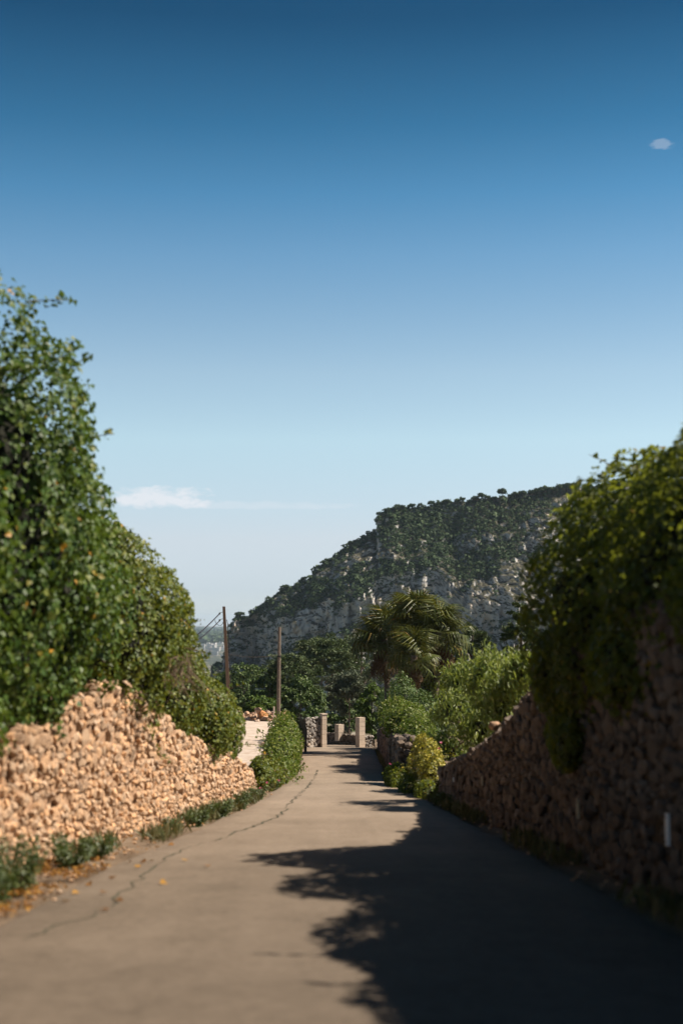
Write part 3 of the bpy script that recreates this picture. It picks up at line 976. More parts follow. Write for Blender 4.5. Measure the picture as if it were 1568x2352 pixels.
# ------------------------------------------------------------------ ivy
def ivy(name, label, cat, blobs, n, size, mat, tpl='ivy', single=0, loc=None, rough=0.28, freq=1.1, gap=0.3, gfreq=1.6, seed=0, hang=0.55, depth=0.07, core=0.72, aspect=1.0, group=None, jitter=0.5, twigs=0):
    b = np.asarray(blobs, float)
    c = b[:, :3].mean(0)
    loc = loc or (c[0], c[1], float((b[:, 2] - b[:, 5]).min()))
    t = thing(name, label, cat, loc, group)
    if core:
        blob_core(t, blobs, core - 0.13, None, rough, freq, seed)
    P, N = blob_points(blobs, n, rough, freq, depth, gap, gfreq, seed)
    bi = b.copy()
    bi[:, 3:6] *= 0.80
    Pi, Ni = blob_points(bi, int(n * 0.2), rough, freq, 0.06, 0.0, gfreq, seed)
    leaves(t, Pi, Ni, np.asarray(size) * 1.35, mat, 'kite', aspect, hang, jitter, 0, 'inner_foliage')
    if twigs:
        # shoots that stick out of the outline
        q = rng.choice(len(P), twigs, replace=False)
        mb = MB()
        PP, NN = [P], [N]
        for ii in q:
            d = unit(N[ii] + rng.normal(0, 0.4, 3) + np.array([0, 0, 0.25]))
            Ls = rng.uniform(0.15, 0.6)
            k = int(Ls / 0.03)
            tt = np.linspace(0, 1, 5)[:, None]
            line = P[ii] + d * Ls * tt + np.array([0, 0, -0.12]) * tt ** 2 * Ls
            mb.tube(line, np.linspace(0.008, 0.003, 5), 4, False)
            tl = rng.random((k, 1))
            PP.append(P[ii] + d * Ls * tl + np.array([0, 0, -0.12]) * tl ** 2 * Ls + rng.normal(0, 0.035, (k, 3)))
            NN.append(rng.normal(0, 1, (k, 3)) + np.array([0, 0, 0.7]))
        P, N = np.vstack(PP), np.vstack(NN)
        stuff(mb.build('shoots', M_stem, t))
    N = unit(N + np.array([0, 0, 0.35]))
    leaves(t, P, N, size, mat, tpl, aspect, hang, jitter, single)
    return t


ivy('ivy_hedge', 'tall dark green ivy mass rising over the left wall at the picture edge', 'ivy',
    [(-5.5, 14.2, 2.2, 2.0, 3.0, 2.85), (-4.85, 16.8, 3.0, 1.9, 2.2, 2.8), (-4.5, 18.6, 2.45, 1.55, 1.8, 2.35), (-4.35, 20.3, 1.9, 1.3, 1.6, 1.85), (-4.6, 15.0, 0.55, 0.9, 2.0, 1.05), (-4.1, 18.3, 0.9, 0.55, 1.5, 0.9), (-6, 11.5, 2.1, 1.9, 2.5, 2.5)],
    110000, 0.08, M_ivy, 'ivy', 300, None, 0.27, 1.5, 0.45, 1.15, 1, 0.6, 0.06, 0.74, twigs=90)
ivy('ivy_hedge', 'yellowish green ivy mound on the left wall behind the tall dark ivy', 'ivy',
    [(-3.8, 22.8, 1.55, 1.2, 1.7, 1.75), (-3.5, 24.2, 1.55, 1.0, 1.4, 1.3), (-3.55, 23.4, 0.6, 0.65, 1.4, 1.0)],
    40000, 0.066, M_ivy2, 'ivy', 200, None, 0.25, 1.7, 0.44, 1.35, 2, 0.55, 0.07, 0.72, twigs=40)
ivy('ivy_hedge', 'lower round ivy clump spilling over the far end of the left wall', 'ivy',
    [(-3.3, 26.9, 0.4, 0.82, 1.6, 1.15), (-2.9, 29.2, -0.35, 0.72, 1.3, 0.95), (-2.72, 31.2, -0.75, 0.6, 1.0, 0.8)],
    30000, 0.062, M_ivy2, 'ivy', 200, None, 0.25, 1.8, 0.44, 1.5, 3, 0.55, 0.07, 0.72, twigs=30)
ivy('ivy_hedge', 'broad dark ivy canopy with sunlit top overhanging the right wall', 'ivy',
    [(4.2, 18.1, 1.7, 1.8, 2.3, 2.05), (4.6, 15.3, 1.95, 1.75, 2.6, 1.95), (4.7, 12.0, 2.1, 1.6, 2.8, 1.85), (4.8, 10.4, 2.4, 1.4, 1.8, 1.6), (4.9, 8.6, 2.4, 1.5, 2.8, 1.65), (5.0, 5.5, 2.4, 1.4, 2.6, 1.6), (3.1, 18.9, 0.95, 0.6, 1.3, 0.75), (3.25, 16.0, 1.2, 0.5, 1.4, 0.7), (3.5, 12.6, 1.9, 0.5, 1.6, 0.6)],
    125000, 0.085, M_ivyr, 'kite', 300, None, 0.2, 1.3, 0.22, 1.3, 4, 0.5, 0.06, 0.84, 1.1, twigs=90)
# trailing ivy on the face of the right wall
for (y, z, ry, rz, lab) in [(18.4, 0.2, 1.1, 0.4, 'dark ivy trail hanging down the middle of the shaded wall')]:
    ivy('ivy_trail', lab, 'ivy', [(float(XWR(y)) - 0.08, y, z, 0.16, ry, rz), (float(XWR(y)) - 0.06, y + 0.3, z + 0.5, 0.18, ry * 0.7, rz)], 3000, 0.08, M_ivyr, 'kite', 0, None, 0.3, 1.8, 0.4, 2.5, 5, 0.7, 0.1, 0.5)

dt = thing('dead_twigs', 'tangle of dry brown twigs hanging from the ivy above the left wall', 'twigs', dat(355, 1520, 22.6))
mb = MB()
for i in range(45):
    p = dat(rng.uniform(335, 385), rng.uniform(1500, 1545), 22.4 + rng.normal(0, 0.25)) + np.array([0.35, 0, 0])
    e = p + np.array([rng.normal(0.12, 0.15), rng.normal(0, 0.2), rng.uniform(-0.6, -0.1)])
    q = (p + e) / 2 + rng.normal(0, 0.06, 3)
    mb.tube([p, q, e], [0.008, 0.006, 0.003], 4, False)
stuff(mb.build('twigs', M_stem, dt))

# ------------------------------------------------------------------ mid-ground shrubs
def G(y, side):
    x = float(XWL(y)) if side < 0 else float(XWR(y))
    return float(terrain_z(np.array(x + side * 1.0), np.array(float(y))))


ivy('ivy_shrub', 'bright leafy shrub mound over the low left wall before the wooden pole', 'shrub',
    [(-2.0, 46, -2.55, 0.5, 2.6, 0.8), (-2.05, 51, -2.65, 0.6, 3.0, 0.95), (-1.95, 43, -2.85, 0.42, 2.0, 0.55), (-1.85, 49, -3.3, 0.35, 3.6, 0.6)],
    26000, 0.085, M_shrub, 'kite', 150, None, 0.42, 1.9, 0.42, 1.5, 6, 0.4, 0.1, 0.75, twigs=70)
ivy('ivy_shrub', 'small yellowish shrub at the near end of the low left wall', 'shrub',
    [(-2.1, 37.8, -2.3, 0.38, 1.4, 0.42), (-1.95, 39.5, -2.6, 0.35, 1.4, 0.42)],
    9000, 0.075, M_ivy2, 'kite', 80, None, 0.42, 2.2, 0.42, 2.0, 7, 0.4, 0.1, 0.7, twigs=30)
ivy('ivy_shrub', 'rounded green ivy cap on the low wall right of the road', 'shrub',
    [(2.35, 53, -1.95, 0.85, 3.4, 0.62), (2.6, 49, -2.35, 0.7, 2.4, 0.75), (2.75, 46.5, -2.6, 0.55, 1.6, 0.75), (2.3, 59, -2.2, 0.7, 3.5, 0.7)],
    26000, 0.085, M_shrub, 'kite', 150, None, 0.38, 1.8, 0.4, 1.5, 8, 0.4, 0.1, 0.75, twigs=60)
ivy('flowering_shrub', 'yellow green flowering bush at the right roadside below the lance-leaved tree', 'shrub',
    [(2.2, 36.5, -1.75, 0.4, 0.9, 0.5), (2.2, 35.0, -2.05, 0.36, 0.8, 0.55), (2.05, 37.8, -2.2, 0.3, 0.8, 0.45)],
    13000, 0.062, M_yellow, 'kite', 120, None, 0.45, 2.4, 0.4, 2.2, 9, 0.4, 0.1, 0.7, twigs=50)
ivy('ivy_shrub', 'low dark growth between the yellow bush and the right road edge', 'shrub',
    [(1.55, 40.5, -2.75, 0.35, 1.6, 0.4), (1.75, 36.5, -2.6, 0.3, 1.4, 0.35), (2.0, 33.6, -2.35, 0.3, 1.0, 0.3)],
    9000, 0.065, M_ivyr, 'kite', 0, None, 0.3, 1.6, 0.36, 2.6, 10, 0.3, 0.1, 0.6)
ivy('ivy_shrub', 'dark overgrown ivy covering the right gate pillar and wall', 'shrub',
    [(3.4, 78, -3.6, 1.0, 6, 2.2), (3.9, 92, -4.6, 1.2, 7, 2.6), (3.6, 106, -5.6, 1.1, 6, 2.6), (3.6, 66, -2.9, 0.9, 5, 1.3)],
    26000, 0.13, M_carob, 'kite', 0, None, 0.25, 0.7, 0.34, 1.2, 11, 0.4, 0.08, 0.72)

# pink flowers
k = 0
for i, (dx, dy, y) in enumerate([(1008, 1722, 35.6), (1013, 1708, 35.8), (1003, 1790, 35.0), (982, 1812, 34.6), (896, 1757, 40.0)]):
    mb_P = dat(dx, dy, y)
    f = thing('pink_flower', ['pink blossom at the right edge of the yellow bush, lower of the upper two', 'topmost pink blossom of the yellow roadside bush', 'pink blossom halfway down the yellow roadside bush', 'lowest pink blossom of the yellow bush above the grass tuft', 'single pink blossom on the dark growth left of the yellow bush'][i], 'flower', mb_P, 'pink blossoms on the right')
    for j in range(6):
        a = j / 6 * 2 * math.pi
        tv, tf = TPL['kite']
        me = np_mesh('petal', tv * np.array([0.8, 1.0, 1.0]) * 0.07 + np.array([0, 0.035, 0]), tf)
        o = obj('petal', me, M_pink, f, (0, 0, 0))
        o.rotation_euler = (R(rng.uniform(20, 60)), 0, a)
for i, (dx, dy) in enumerate([(630, 1773), (613, 1800), (641, 1795), (598, 1812)]):
    mb_P = dat(dx, dy, 35.0 if i in (1, 3) else 38.0)
    f = thing('pink_flower', ['topmost pink blossom on the left below the small yellowish shrub', 'pink blossom above the weeds where the left rubble wall ends', 'rightmost pink blossom on the left road edge weeds', 'lowest pink blossom at the foot of the left wall end'][i], 'flower', mb_P, 'pink blossoms on the left')
    for j in range(6):
        a = j / 6 * 2 * math.pi
        tv, tf = TPL['kite']
        me = np_mesh('petal', tv * np.array([0.8, 1.0, 1.0]) * 0.06 + np.array([0, 0.03, 0]), tf)
        o = obj('petal', me, M_pink, f, (0, 0, 0))
        o.rotation_euler = (R(rng.uniform(20, 60)), 0, a)

# low walls further down
topL2 = lin((36, 0.5), (45, 0.9), (58, 1.5), (75, 2.0), (95, 1.6), (104, 1.2))
w2 = thing('rubble_wall', 'low orange stone wall running from the leafy shrub to the gate', 'wall', (XWL(70), 70, ZR(70)))
p2 = ypath(XWL, 47, 100)
wall_core(w2, p2, base_z, topL2, 1, 0.4, 0.08)
place_stones(w2, wall_items(p2, base_z, topL2, 0.26, 1, 0.05, 0.03, 0.8), M_stoneL, 200)
topR2 = lin((43, 1.25), (50, 1.3), (60, 1.4), (75, 1.5), (106, 1.3))
w3 = thing('rubble_wall', 'shaded low stone wall with broken end under the green ivy cap', 'wall', (XWR(55), 55, ZR(55)))
p3 = ypath(lambda y: XWR(y) - 0.05, 43.5, 104)
wall_core(w3, p3, base_z, topR2, -1, 0.45, 0.08)
its = wall_items(p3, base_z, topR2, 0.24, -1, 0.05, 0.03, 0.8)
# broken end, facing the road user
x0 = float(XWR(43.5)) - 0.02
for h in np.arange(0.1, 1.3, 0.2):
    for q in np.arange(0, 0.6, 0.22):
        m = np.eye(4)
        m[:3, :3] = np.diag([0.14, 0.12, 0.11]) @ np.array(Matrix.Rotation(rng.normal(0, 0.5), 3, 'Y'))
        m[:3, 3] = [x0 + 0.05 + q + rng.normal(0, 0.02), 43.4 + rng.normal(0, 0.06), float(base_z(43.5)) + h + rng.normal(0, 0.03)]
        its.append((m, int(rng.integers(12))))
place_stones(w3, its, M_stoneR, 200)

# ------------------------------------------------------------------ trees
def tubes(mb, P0, P1, r0, r1, bend=0.1, k=6, n=6):
    t = np.linspace(0, 1, k)[:, None]
    L = np.linalg.norm(P1 - P0)
    off = rng.normal(0, bend * L, 3)
    P = P0 * (1 - t) + P1 * t + off * np.sin(t * math.pi) * 0.5
    mb.tube(P, np.linspace(r0, r1, k), n, False, 0.08)
    return P


def tree(name, label, x, y, H, rad, mat, kind='pine', n_clump=90, per=70, lsize=0.32, group=None, z0=None, crown_base=0.35, lean=0.0, flat=0.6, tpl='kite', aspect=0.35, seed=0, single=0):
    z = float(terrain_z(np.array(float(x)), np.array(float(y)))) if z0 is None else z0
    t = thing(name, label, 'tree', (x, y, z), group)
    base = np.array([x, y, z - 0.2])
    top = np.array([x + lean * H, y, z + H * 0.92])
    mb = MB()
    P = tubes(mb, base, top, max(0.03 * H * 0.5, 0.05), 0.03, 0.05, 9, 8)
    mb.build('trunk', M_bark, t, True)
    C = []
    zc0, zc1 = z + H * crown_base, z + H
    rz = (zc1 - zc0) / 2
    c0 = np.array([x + lean * H * 0.6, y, (zc0 + zc1) / 2])
    nl = 9
    for i in range(nl):
        a = i * 2.4 + rng.uniform(-0.4, 0.4)
        h = rng.uniform(crown_base * 0.8, 0.8)
        s = base * (1 - h) + top * h
        e = np.array([x + math.cos(a) * rad * rng.uniform(0.55, 0.95), y + math.sin(a) * rad * rng.uniform(0.55, 0.95), s[2] + H * rng.uniform(0.06, 0.2)])
        ml = MB()
        L = tubes(ml, s, e, 0.012 * H * 0.6, 0.02, 0.12, 6, 6)
        ml.build('limb', M_bark, t, True)
        C += [L[3], L[4], L[5]]
    u = unit(rng.normal(0, 1, (n_clump * 3, 3)))
    rr = rng.uniform(0.35, 1.0, n_clump * 3) ** 0.45
    if kind == 'pine':
        u[:, 2] = np.where(u[:, 2] < -0.35, -u[:, 2], u[:, 2])
    Q = c0 + u * rr[:, None] * np.array([rad, rad, rz]) * (0.75 + 0.5 * fbm(u * 1.7 + x, 2, seed))[:, None]
    keep = noise(Q * (2.2 / rad), 90 + seed) > 0.36
    Q = Q[keep][:n_clump]
    Q = np.vstack([Q, np.array(C)])
    cr = rad * rng.uniform(0.14, 0.27, len(Q))
    U = unit(rng.normal(0, 1, (len(Q), per, 3)))
    U[..., 2] = np.where(U[..., 2] < -0.3, U[..., 2] * -0.6, U[..., 2])
    PP = Q[:, None, :] + U * (cr[:, None] * rng.uniform(0.5, 1.0, (len(Q), per)))[..., None] * np.array([1, 1, flat])
    NN = U
    PP, NN = PP.reshape(-1, 3), NN.reshape(-1, 3)
    if kind == 'pine':
        # needles point outwards: build with tangent along U by swapping
        rndN = unit(np.cross(NN, rng.normal(0, 1, NN.shape)))
        o = leaves(t, PP, rndN + NN * 0.3, lsize, mat, tpl, aspect, 0.1, 0.4, single, 'crown', kind=True)
    else:
        o = leaves(t, PP, NN + np.array([0, 0, 0.4]), lsize, mat, tpl, aspect, 0.4, 0.6, single, 'crown', kind=True)
    return t


def px_tree(dx, dtop, y, rad_d, **kw):
    """place from its seen axis, top and half width"""
    p = dat(dx, dtop, y)
    z = float(terrain_z(np.array(p[0]), np.array(float(y))))
    rad = rad_d * 682 / 1568 / FPX * y
    return dict(x=float(p[0]), y=float(y), H=float(p[2] - z), rad=float(rad), z0=z, **kw)


TR = [
    # name, label, material, kind, dx, dtop, y, half width, extra
    ('pine_tree', 'large spreading pine behind the gate between wooden pole and palms', M_pine, 'pine', 745, 1455, 165, 75, dict(n_clump=150, per=80, lsize=0.42, crown_base=0.3)),
    ('pine_tree', 'dark pine with bare lower stem left of the large spreading pine', M_pine, 'pine', 675, 1500, 150, 60, dict(n_clump=110, per=70, lsize=0.40, crown_base=0.25)),
    ('pine_tree', 'dark green tree just right of the square pole', M_carob, 'broad', 560, 1520, 190, 60, dict(n_clump=110, per=70, lsize=0.42, aspect=0.6, crown_base=0.1, flat=0.9)),
    ('pine_tree', 'shadowy tree between the two poles', M_carob, 'broad', 620, 1535, 150, 48, dict(n_clump=90, per=70, lsize=0.36, aspect=0.6, crown_base=0.1, flat=0.9)),
    ('carob_tree', 'round glossy carob tree right of the wooden pole', M_carob, 'broad', 690, 1560, 122, 58, dict(n_clump=140, per=80, lsize=0.24, aspect=0.7, crown_base=0.06, flat=0.9)),
    ('carob_tree', 'bushy bright tree left of the wooden pole above the rubble', M_oak, 'broad', 600, 1600, 112, 45, dict(n_clump=90, per=70, lsize=0.22, aspect=0.7, crown_base=0.05, flat=0.9)),
    ('pine_tree', 'grey green feathery pine above the gate opening', M_pineg, 'pine', 800, 1545, 140, 55, dict(n_clump=120, per=80, lsize=0.40, crown_base=0.15, flat=0.8)),
    ('pine_tree', 'tall pine rising behind the left palms', M_pine, 'pine', 835, 1440, 185, 58, dict(n_clump=110, per=70, lsize=0.42, crown_base=0.2)),
    ('oak_tree', 'leafy green tree beside the left palm trunks', M_oak, 'broad', 860, 1570, 120, 42, dict(n_clump=100, per=70, lsize=0.24, aspect=0.7, crown_base=0.1, flat=0.9)),
    ('pine_tree', 'dark pine to the right of the palms', M_pine, 'pine', 1085, 1425, 118, 48, dict(n_clump=110, per=80, lsize=0.32, crown_base=0.15)),
    ('pine_tree', 'lower grey green pine behind the lance-leaved tree', M_pineg, 'pine', 1145, 1480, 105, 48, dict(n_clump=100, per=80, lsize=0.30, crown_base=0.15)),
    ('pine_tree', 'near dark pine partly hidden by the right ivy canopy', M_pine, 'pine', 1195, 1375, 62, 42, dict(n_clump=110, per=90, lsize=0.2, crown_base=0.15)),
    ('pine_tree', 'far pine at the foot of the cliffs behind the spreading pine', M_pine, 'pine', 790, 1475, 260, 50, dict(n_clump=90, per=60, lsize=0.55, crown_base=0.15)),
    ('oak_tree', 'dark tree filling the gap behind the gate opening', M_carob, 'broad', 770, 1600, 150, 60, dict(n_clump=110, per=70, lsize=0.36, aspect=0.6, crown_base=0.0, flat=0.9)),
    ('oak_tree', 'dark tree at the left foot of the mountain beside the square pole', M_carob, 'broad', 520, 1540, 240, 45, dict(n_clump=90, per=60, lsize=0.5, aspect=0.6, crown_base=0.0, flat=0.9)),
    ('pine_tree', 'pine at the cliff foot seen between square pole and wooden pole', M_pine, 'pine', 640, 1505, 300, 48, dict(n_clump=90, per=60, lsize=0.6, crown_base=0.1)),
    ('oak_tree', 'dark thicket tree behind the palms right trunk', M_carob, 'broad', 1000, 1500, 112, 60, dict(n_clump=130, per=70, lsize=0.26, aspect=0.6, crown_base=0.0, flat=0.9)),
    ('oak_tree', 'dark undergrowth tree below the palms behind the ivy cap', M_carob, 'broad', 930, 1580, 100, 50, dict(n_clump=120, per=70, lsize=0.22, aspect=0.6, crown_base=0.0, flat=0.9)),
]
for i, (nm, lab, mt, kd, dx, dt, y, rw, ex) in enumerate(TR):
    tree(nm, lab, mat=mt, kind=kd, seed=i, **px_tree(dx, dt, y, rw, **ex))


# ---- light green lance-leaved tree behind the right wall
def lance_tree():
    blobs = []
    for (dx, dy, y, r) in [(1115, 1560, 31, 62), (1050, 1640, 41, 58), (1165, 1590, 29.5, 58), (1105, 1675, 32, 58), (1035, 1725, 41, 42), (1200, 1545, 28.5, 40), (1060, 1565, 42, 42), (1155, 1640, 29.5, 48)]:
        p = dat(dx, dy, y)
        q = r * 682 / 1568 / FPX * y
        blobs.append((p[0], p[1], p[2], q, q * 1.4, q))
    bx, by = 3.7, 32.0
    z = float(terrain_z(np.array(bx), np.array(by)))
    t = thing('lance_leaved_tree', 'light green lance-leaved tree leaning over the right wall below the palms', 'tree', (bx, by, z))
    mb = MB()
    base = np.array([bx, by, z - 0.1])
    tubes(mb, base, base + np.array([0, 0, 1.2]), 0.10, 0.07, 0.05)
    mb.build('trunk', M_bark, t, True)
    P, N, = [], []
    for b in blobs:
        c = np.array(b[:3])
        ml = MB()
        s = base + np.array([0, 0, rng.uniform(0.7, 1.2)])
        tubes(ml, s, c, 0.05, 0.02, 0.1)
        for j in range(16):
            d = unit(rng.normal(0, 1, 3) + np.array([-0.2, -0.3, 0.5]))
            e = c + d * np.array(b[3:6]) * rng.uniform(0.85, 1.4)
            L = tubes(ml, c, e, 0.016, 0.005, 0.1, 8, 5)
            for q in L[2:]:
                kk = 13
                P.append(q + rng.normal(0, 0.13, (kk, 3)) + np.array([0, 0, -0.04]))
                N.append(rng.normal(0, 0.5, (kk, 3)) + np.array([0.7, -0.3, 0.5]))
        ml.build('limb', M_stem, t, True)
    P2, N2 = blob_points(blobs, 3600, 0.4, 1.6, 0.2, 0.4, 2.0, 20)
    P, N = np.vstack(P + [P2]), np.vstack(N + [N2])
    leaves(t, P, N, 0.16, M_lance, 'lance', 0.34, 0.72, 0.5, 300)
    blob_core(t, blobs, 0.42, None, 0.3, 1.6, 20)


lance_tree()


# ---- fan palms
def fan_frond(r=0.95, segs=22, droop=0.45):
    """one fan leaf: petiole along +Y from the origin, fan at its end"""
    mb = MB()
    pl = 0.9
    mb.tube([(0, 0, 0), (0, pl * 0.5, 0.04), (0, pl, 0)], [0.022, 0.016, 0.012], 4, False)
    for i in range(segs):
        a = (i / (segs - 1) - 0.5) * R(250)
        d = np.array([math.sin(a), math.cos(a), 0])
        s = np.array([math.cos(a), -math.sin(a), 0])
        L = r * (0.8 + 0.2 * math.cos(a)) * rng.uniform(0.9, 1.08)
        o = np.array([0, pl, 0])
        w = 0.04
        tip_d = droop * rng.uniform(0.7, 1.4)
        z1, z2, z3 = 0.02, -0.06 * L, -tip_d * L
        V = [o, o + d * L * 0.35 + s * w + [0, 0, z1], o + d * L * 0.35 - s * w + [0, 0, z1 + 0.03], o + d * L * 0.72 + s * w * 0.8 + [0, 0, z2], o + d * L * 0.72 - s * w * 0.8 + [0, 0, z2 + 0.03], o + d * L * 0.92 + [0, 0, z3]]
        mb.add(V, [[0, 1, 2], [1, 3, 4], [1, 4, 2], [3, 5, 4]])
    return mb


FRONDS = []
for q in range(4):
    mb = fan_frond(1.0 + 0.06 * q, 20, 0.3 + 0.13 * q)
    FRONDS.append((np.vstack(mb.V), np.vstack(mb.F), np.concatenate(mb.r)))
fr_live, fr_dead = [], []
for V, F, r in FRONDS:
    me = np_mesh('frond', V, F, r * 0.9)
    me.materials.append(M_palm)
    fr_live.append(me)
    me = np_mesh('dead_frond', V * np.array([0.8, 1, 1]), F, r)
    me.materials.append(M_palmdead)
    fr_dead.append(me)


def palm(label, dx, dy, y, scale, nlive=34, ndead=14, lean=0.0):
    c = dat(dx, dy, y)
    x = float(c[0])
    z = float(terrain_z(np.array(x), np.array(float(y))))
    t = thing('fan_palm', label, 'palm', (x - lean, y, z))
    mb = MB()
    k = 22
    tt = np.linspace(0, 1, k)
    P = np.stack([x - lean + lean * tt ** 1.5, y + 0 * tt, z - 0.2 + (c[2] - z + 0.2) * tt], 1)
    rad = 0.19 + 0.05 * np.exp(-tt * 8) + 0.02 * (np.arange(k) % 2)
    mb.tube(P, rad, 10, True, 0.06)
    mb.build('trunk', M_bark, t, True)
    inv = t.matrix_basis.inverted()
    for i in range(nlive + ndead):
        dead = i >= nlive
        az = i * 2.39996 + rng.uniform(-0.2, 0.2)
        pit = (86 - 112 * (i / nlive) + rng.uniform(-10, 10)) if not dead else rng.uniform(-82, -55)
        o = bpy.data.objects.new('dead_frond' if dead else 'frond', (fr_dead if dead else fr_live)[int(rng.integers(4))])
        COL.objects.link(o)
        o.parent = t
        o.matrix_parent_inverse = inv
        s = scale * rng.uniform(0.85, 1.3)
        o.matrix_basis = Matrix.Translation(Vector(c) + Vector((0, 0, -0.25 * (i / nlive)))) @ Matrix.Rotation(az, 4, 'Z') @ Matrix.Rotation(R(pit), 4, 'X') @ Matrix.Rotation(rng.uniform(-0.5, 0.5), 4, 'Y') @ Matrix.Scale(s, 4)


palm('tall fan palm with the highest sunlit crown of the group', 958, 1430, 90, 1.12, 62, 18)
palm('fan palm at the left of the group leaning towards the gate', 882, 1468, 93, 1.1, 52, 18, -0.3)
palm('fan palm at the right of the group behind the light green tree', 1008, 1452, 88, 1.05, 50, 14, 0.3)
palm('low fan palm with drooping fronds in front of the taller palms', 950, 1505, 84, 0.85, 36, 10)
palm('fan palm half hidden between the left palm and the tallest crown', 918, 1445, 95, 1.0, 44, 12)


# hanging climber below the palms
def climber():
    b = []
    for (dx, dy, r, rz) in [(940, 1560, 26, 60), (985, 1570, 26, 62), (960, 1630, 36, 55), (1010, 1620, 30, 55)]:
        p = dat(dx, dy, 88)
        q = 682 / 1568 / FPX * 88
        b.append((p[0], p[1], p[2], r * q, r * q, rz * q))
    ivy('climbing_vine', 'dark hanging vine curtain wrapped around the palm trunks', 'vine', b, 11000, 0.13, M_ivyr, 'kite', 0, None, 0.3, 0.9, 0.36, 1.3, 15, 0.7, 0.1, 0.6, 0.6)


climber()


# ------------------------------------------------------------------ scrub and pines on the mountain
def mountain_scrub():
    n = 34000
    X = rng.uniform(-76, 300, n)
    S = rng.uniform(-0.02, 0.98, n)
    P, cl = mountain_surface(X, S)
    d = fbm(np.stack([X * 0.045, P[:, 1] * 0.03, P[:, 2] * 0.05], -1), 3, 95)
    dens = np.clip(1.1 - cl * 1.35 + (d - 0.5) * 2.6 + 0.42 * np.clip((10 - X) / 25, 0, 1) * cl, 0.04, 1)
    keep = (rng.random(n) < dens) & (P[:, 2] > -32)
    px, py, dd = project(P)
    keep &= (px < 640)
    P, X, S, cl = P[keep], X[keep], S[keep], cl[keep]
    m = len(P)
    r = rng.uniform(0.6, 1.5, m) * np.where(cl > 0.5, 0.7, 1.0) * (1 + 0.7 * (rng.random(m) < 0.10))
    per = 26
    U = unit(rng.normal(0, 1, (m, per, 3)))
    U[..., 2] = np.abs(U[..., 2]) * 1.0 - 0.15
    Q = P[:, None, :] + U * (r[:, None] * rng.uniform(0.6, 1.0, (m, per)))[..., None] * np.array([1, 1, 0.95]) + np.array([0, 0, 1.0]) * (r * 0.55)[:, None, None]
    o = leaves(None, Q.reshape(-1, 3), U.reshape(-1, 3), np.repeat(r * 0.7, per), M_scrub, 'needle', 0.9, 0.2, 0.5, 0, 'mountain_scrub')
    o['label'] = 'dense dark scrub and low trees covering the rocky mountainside'
    o['category'] = 'scrub'


mountain_scrub()


def ridge_pines():
    protos = []
    for k in range(3):
        mb = MB()
        tubes(mb, np.array([0, 0, -0.6]), np.array([0.3, 0, 4.2]), 0.28, 0.12, 0.05, 6, 6)
        tr = np_mesh('trunk', np.vstack(mb.V), np.vstack(mb.F), np.concatenate(mb.r))
        tr.materials.append(M_bark)
        nc = 26
        u = unit(rng.normal(0, 1, (nc, 3)))
        u[:, 2] = np.abs(u[:, 2])
        C = np.array([0.2, 0, 3.6]) + u * np.array([2.6, 2.6, 1.9]) * rng.uniform(0.3, 1, nc)[:, None]
        per = 40
        U = unit(rng.normal(0, 1, (nc, per, 3)))
        P = C[:, None] + U * np.array([1.2, 1.2, 0.8]) * rng.uniform(0.4, 1, (nc, per, 1))
        o = leaves(None, P.reshape(-1, 3), U.reshape(-1, 3), 0.75, M_scrub, 'kite', 0.8, 0.1, 0.5, 0, 'crown', kind=False)
        cr = o.data
        bpy.data.objects.remove(o)
        protos.append((tr, cr))
    spots = [(548, 1.0), (556, .8), (648, .9), (655, 1.1), (700, .8), (742, 1.1), (752, .8), (805, .9), (818, .8), (835, .9), (870, .8), (885, .9), (905, .7), (925, .8), (945, .9), (965, .8), (990, 1.0), (1010, .8), (1025, 1.1), (1050, .9), (1062, 1.0), (1090, 1.0), (1104, 1.2), (1118, 1.1), (1133, .9), (1152, 1.5), (1172, 1.0), (1186, 1.2), (1200, 1.3), (1222, 1.2), (1238, 1.4), (1255, 1.3), (1272, 1.2), (1290, 1.4), (1305, 1.2), (1322, 1.4)]
    ORD = 'first second third fourth fifth sixth seventh eighth ninth tenth eleventh twelfth thirteenth fourteenth fifteenth sixteenth seventeenth eighteenth nineteenth twentieth'.split()
    ORD += ['twenty-' + w for w in ORD[:9]] + ['thirtieth'] + ['thirty-' + w for w in ORD[:6]]
    for i, (dx, s) in enumerate(spots):
        X = (dx * 682 / 1568 - 341) / FPX * 850
        P, _ = mountain_surface(np.array([X]), np.array([0.015]))
        t = thing('pine_tree', ORD[i] + ' small pine from the left along the mountain skyline', 'tree', P[0], 'pines along the mountain skyline')
        t.rotation_euler = (0, 0, rng.uniform(0, 6.28))
        s *= 0.8
        t.scale = (s * rng.uniform(0.8, 1.25), s * rng.uniform(0.8, 1.25), s * rng.uniform(0.8, 1.1))
        tr, cr = protos[i % 3]
        for nm, me in (('trunk', tr), ('crown', cr)):
            o = bpy.data.objects.new(nm, me)
            COL.objects.link(o)
            o.parent = t


ridge_pines()


# ------------------------------------------------------------------ gate
GY = 115.0


def rotv(c, a, x, y):
    return (c[0] + x * math.cos(a) - y * math.sin(a), c[1] + x * math.sin(a) + y * math.cos(a))


def stone_panel(parent, p0, p1, zb, h, size, mat, single=150, thick=0.4):
    """flat field-stone panel from p0 to p1 (x, y), facing the camera"""
    path = np.array([p0, (np.array(p0) + np.array(p1)) / 2, p1], float)
    wall_core(parent, path, lambda y: np.asarray(y) * 0 + zb, lambda y: h, 1, thick, 0.06)
    its = wall_items(path, lambda y: zb, lambda y: h, size, 1, 0.02, 0.015, 0.6, True, (0.8, 1.5), 0.2, thick)
    place_stones(parent, its, mat, single)


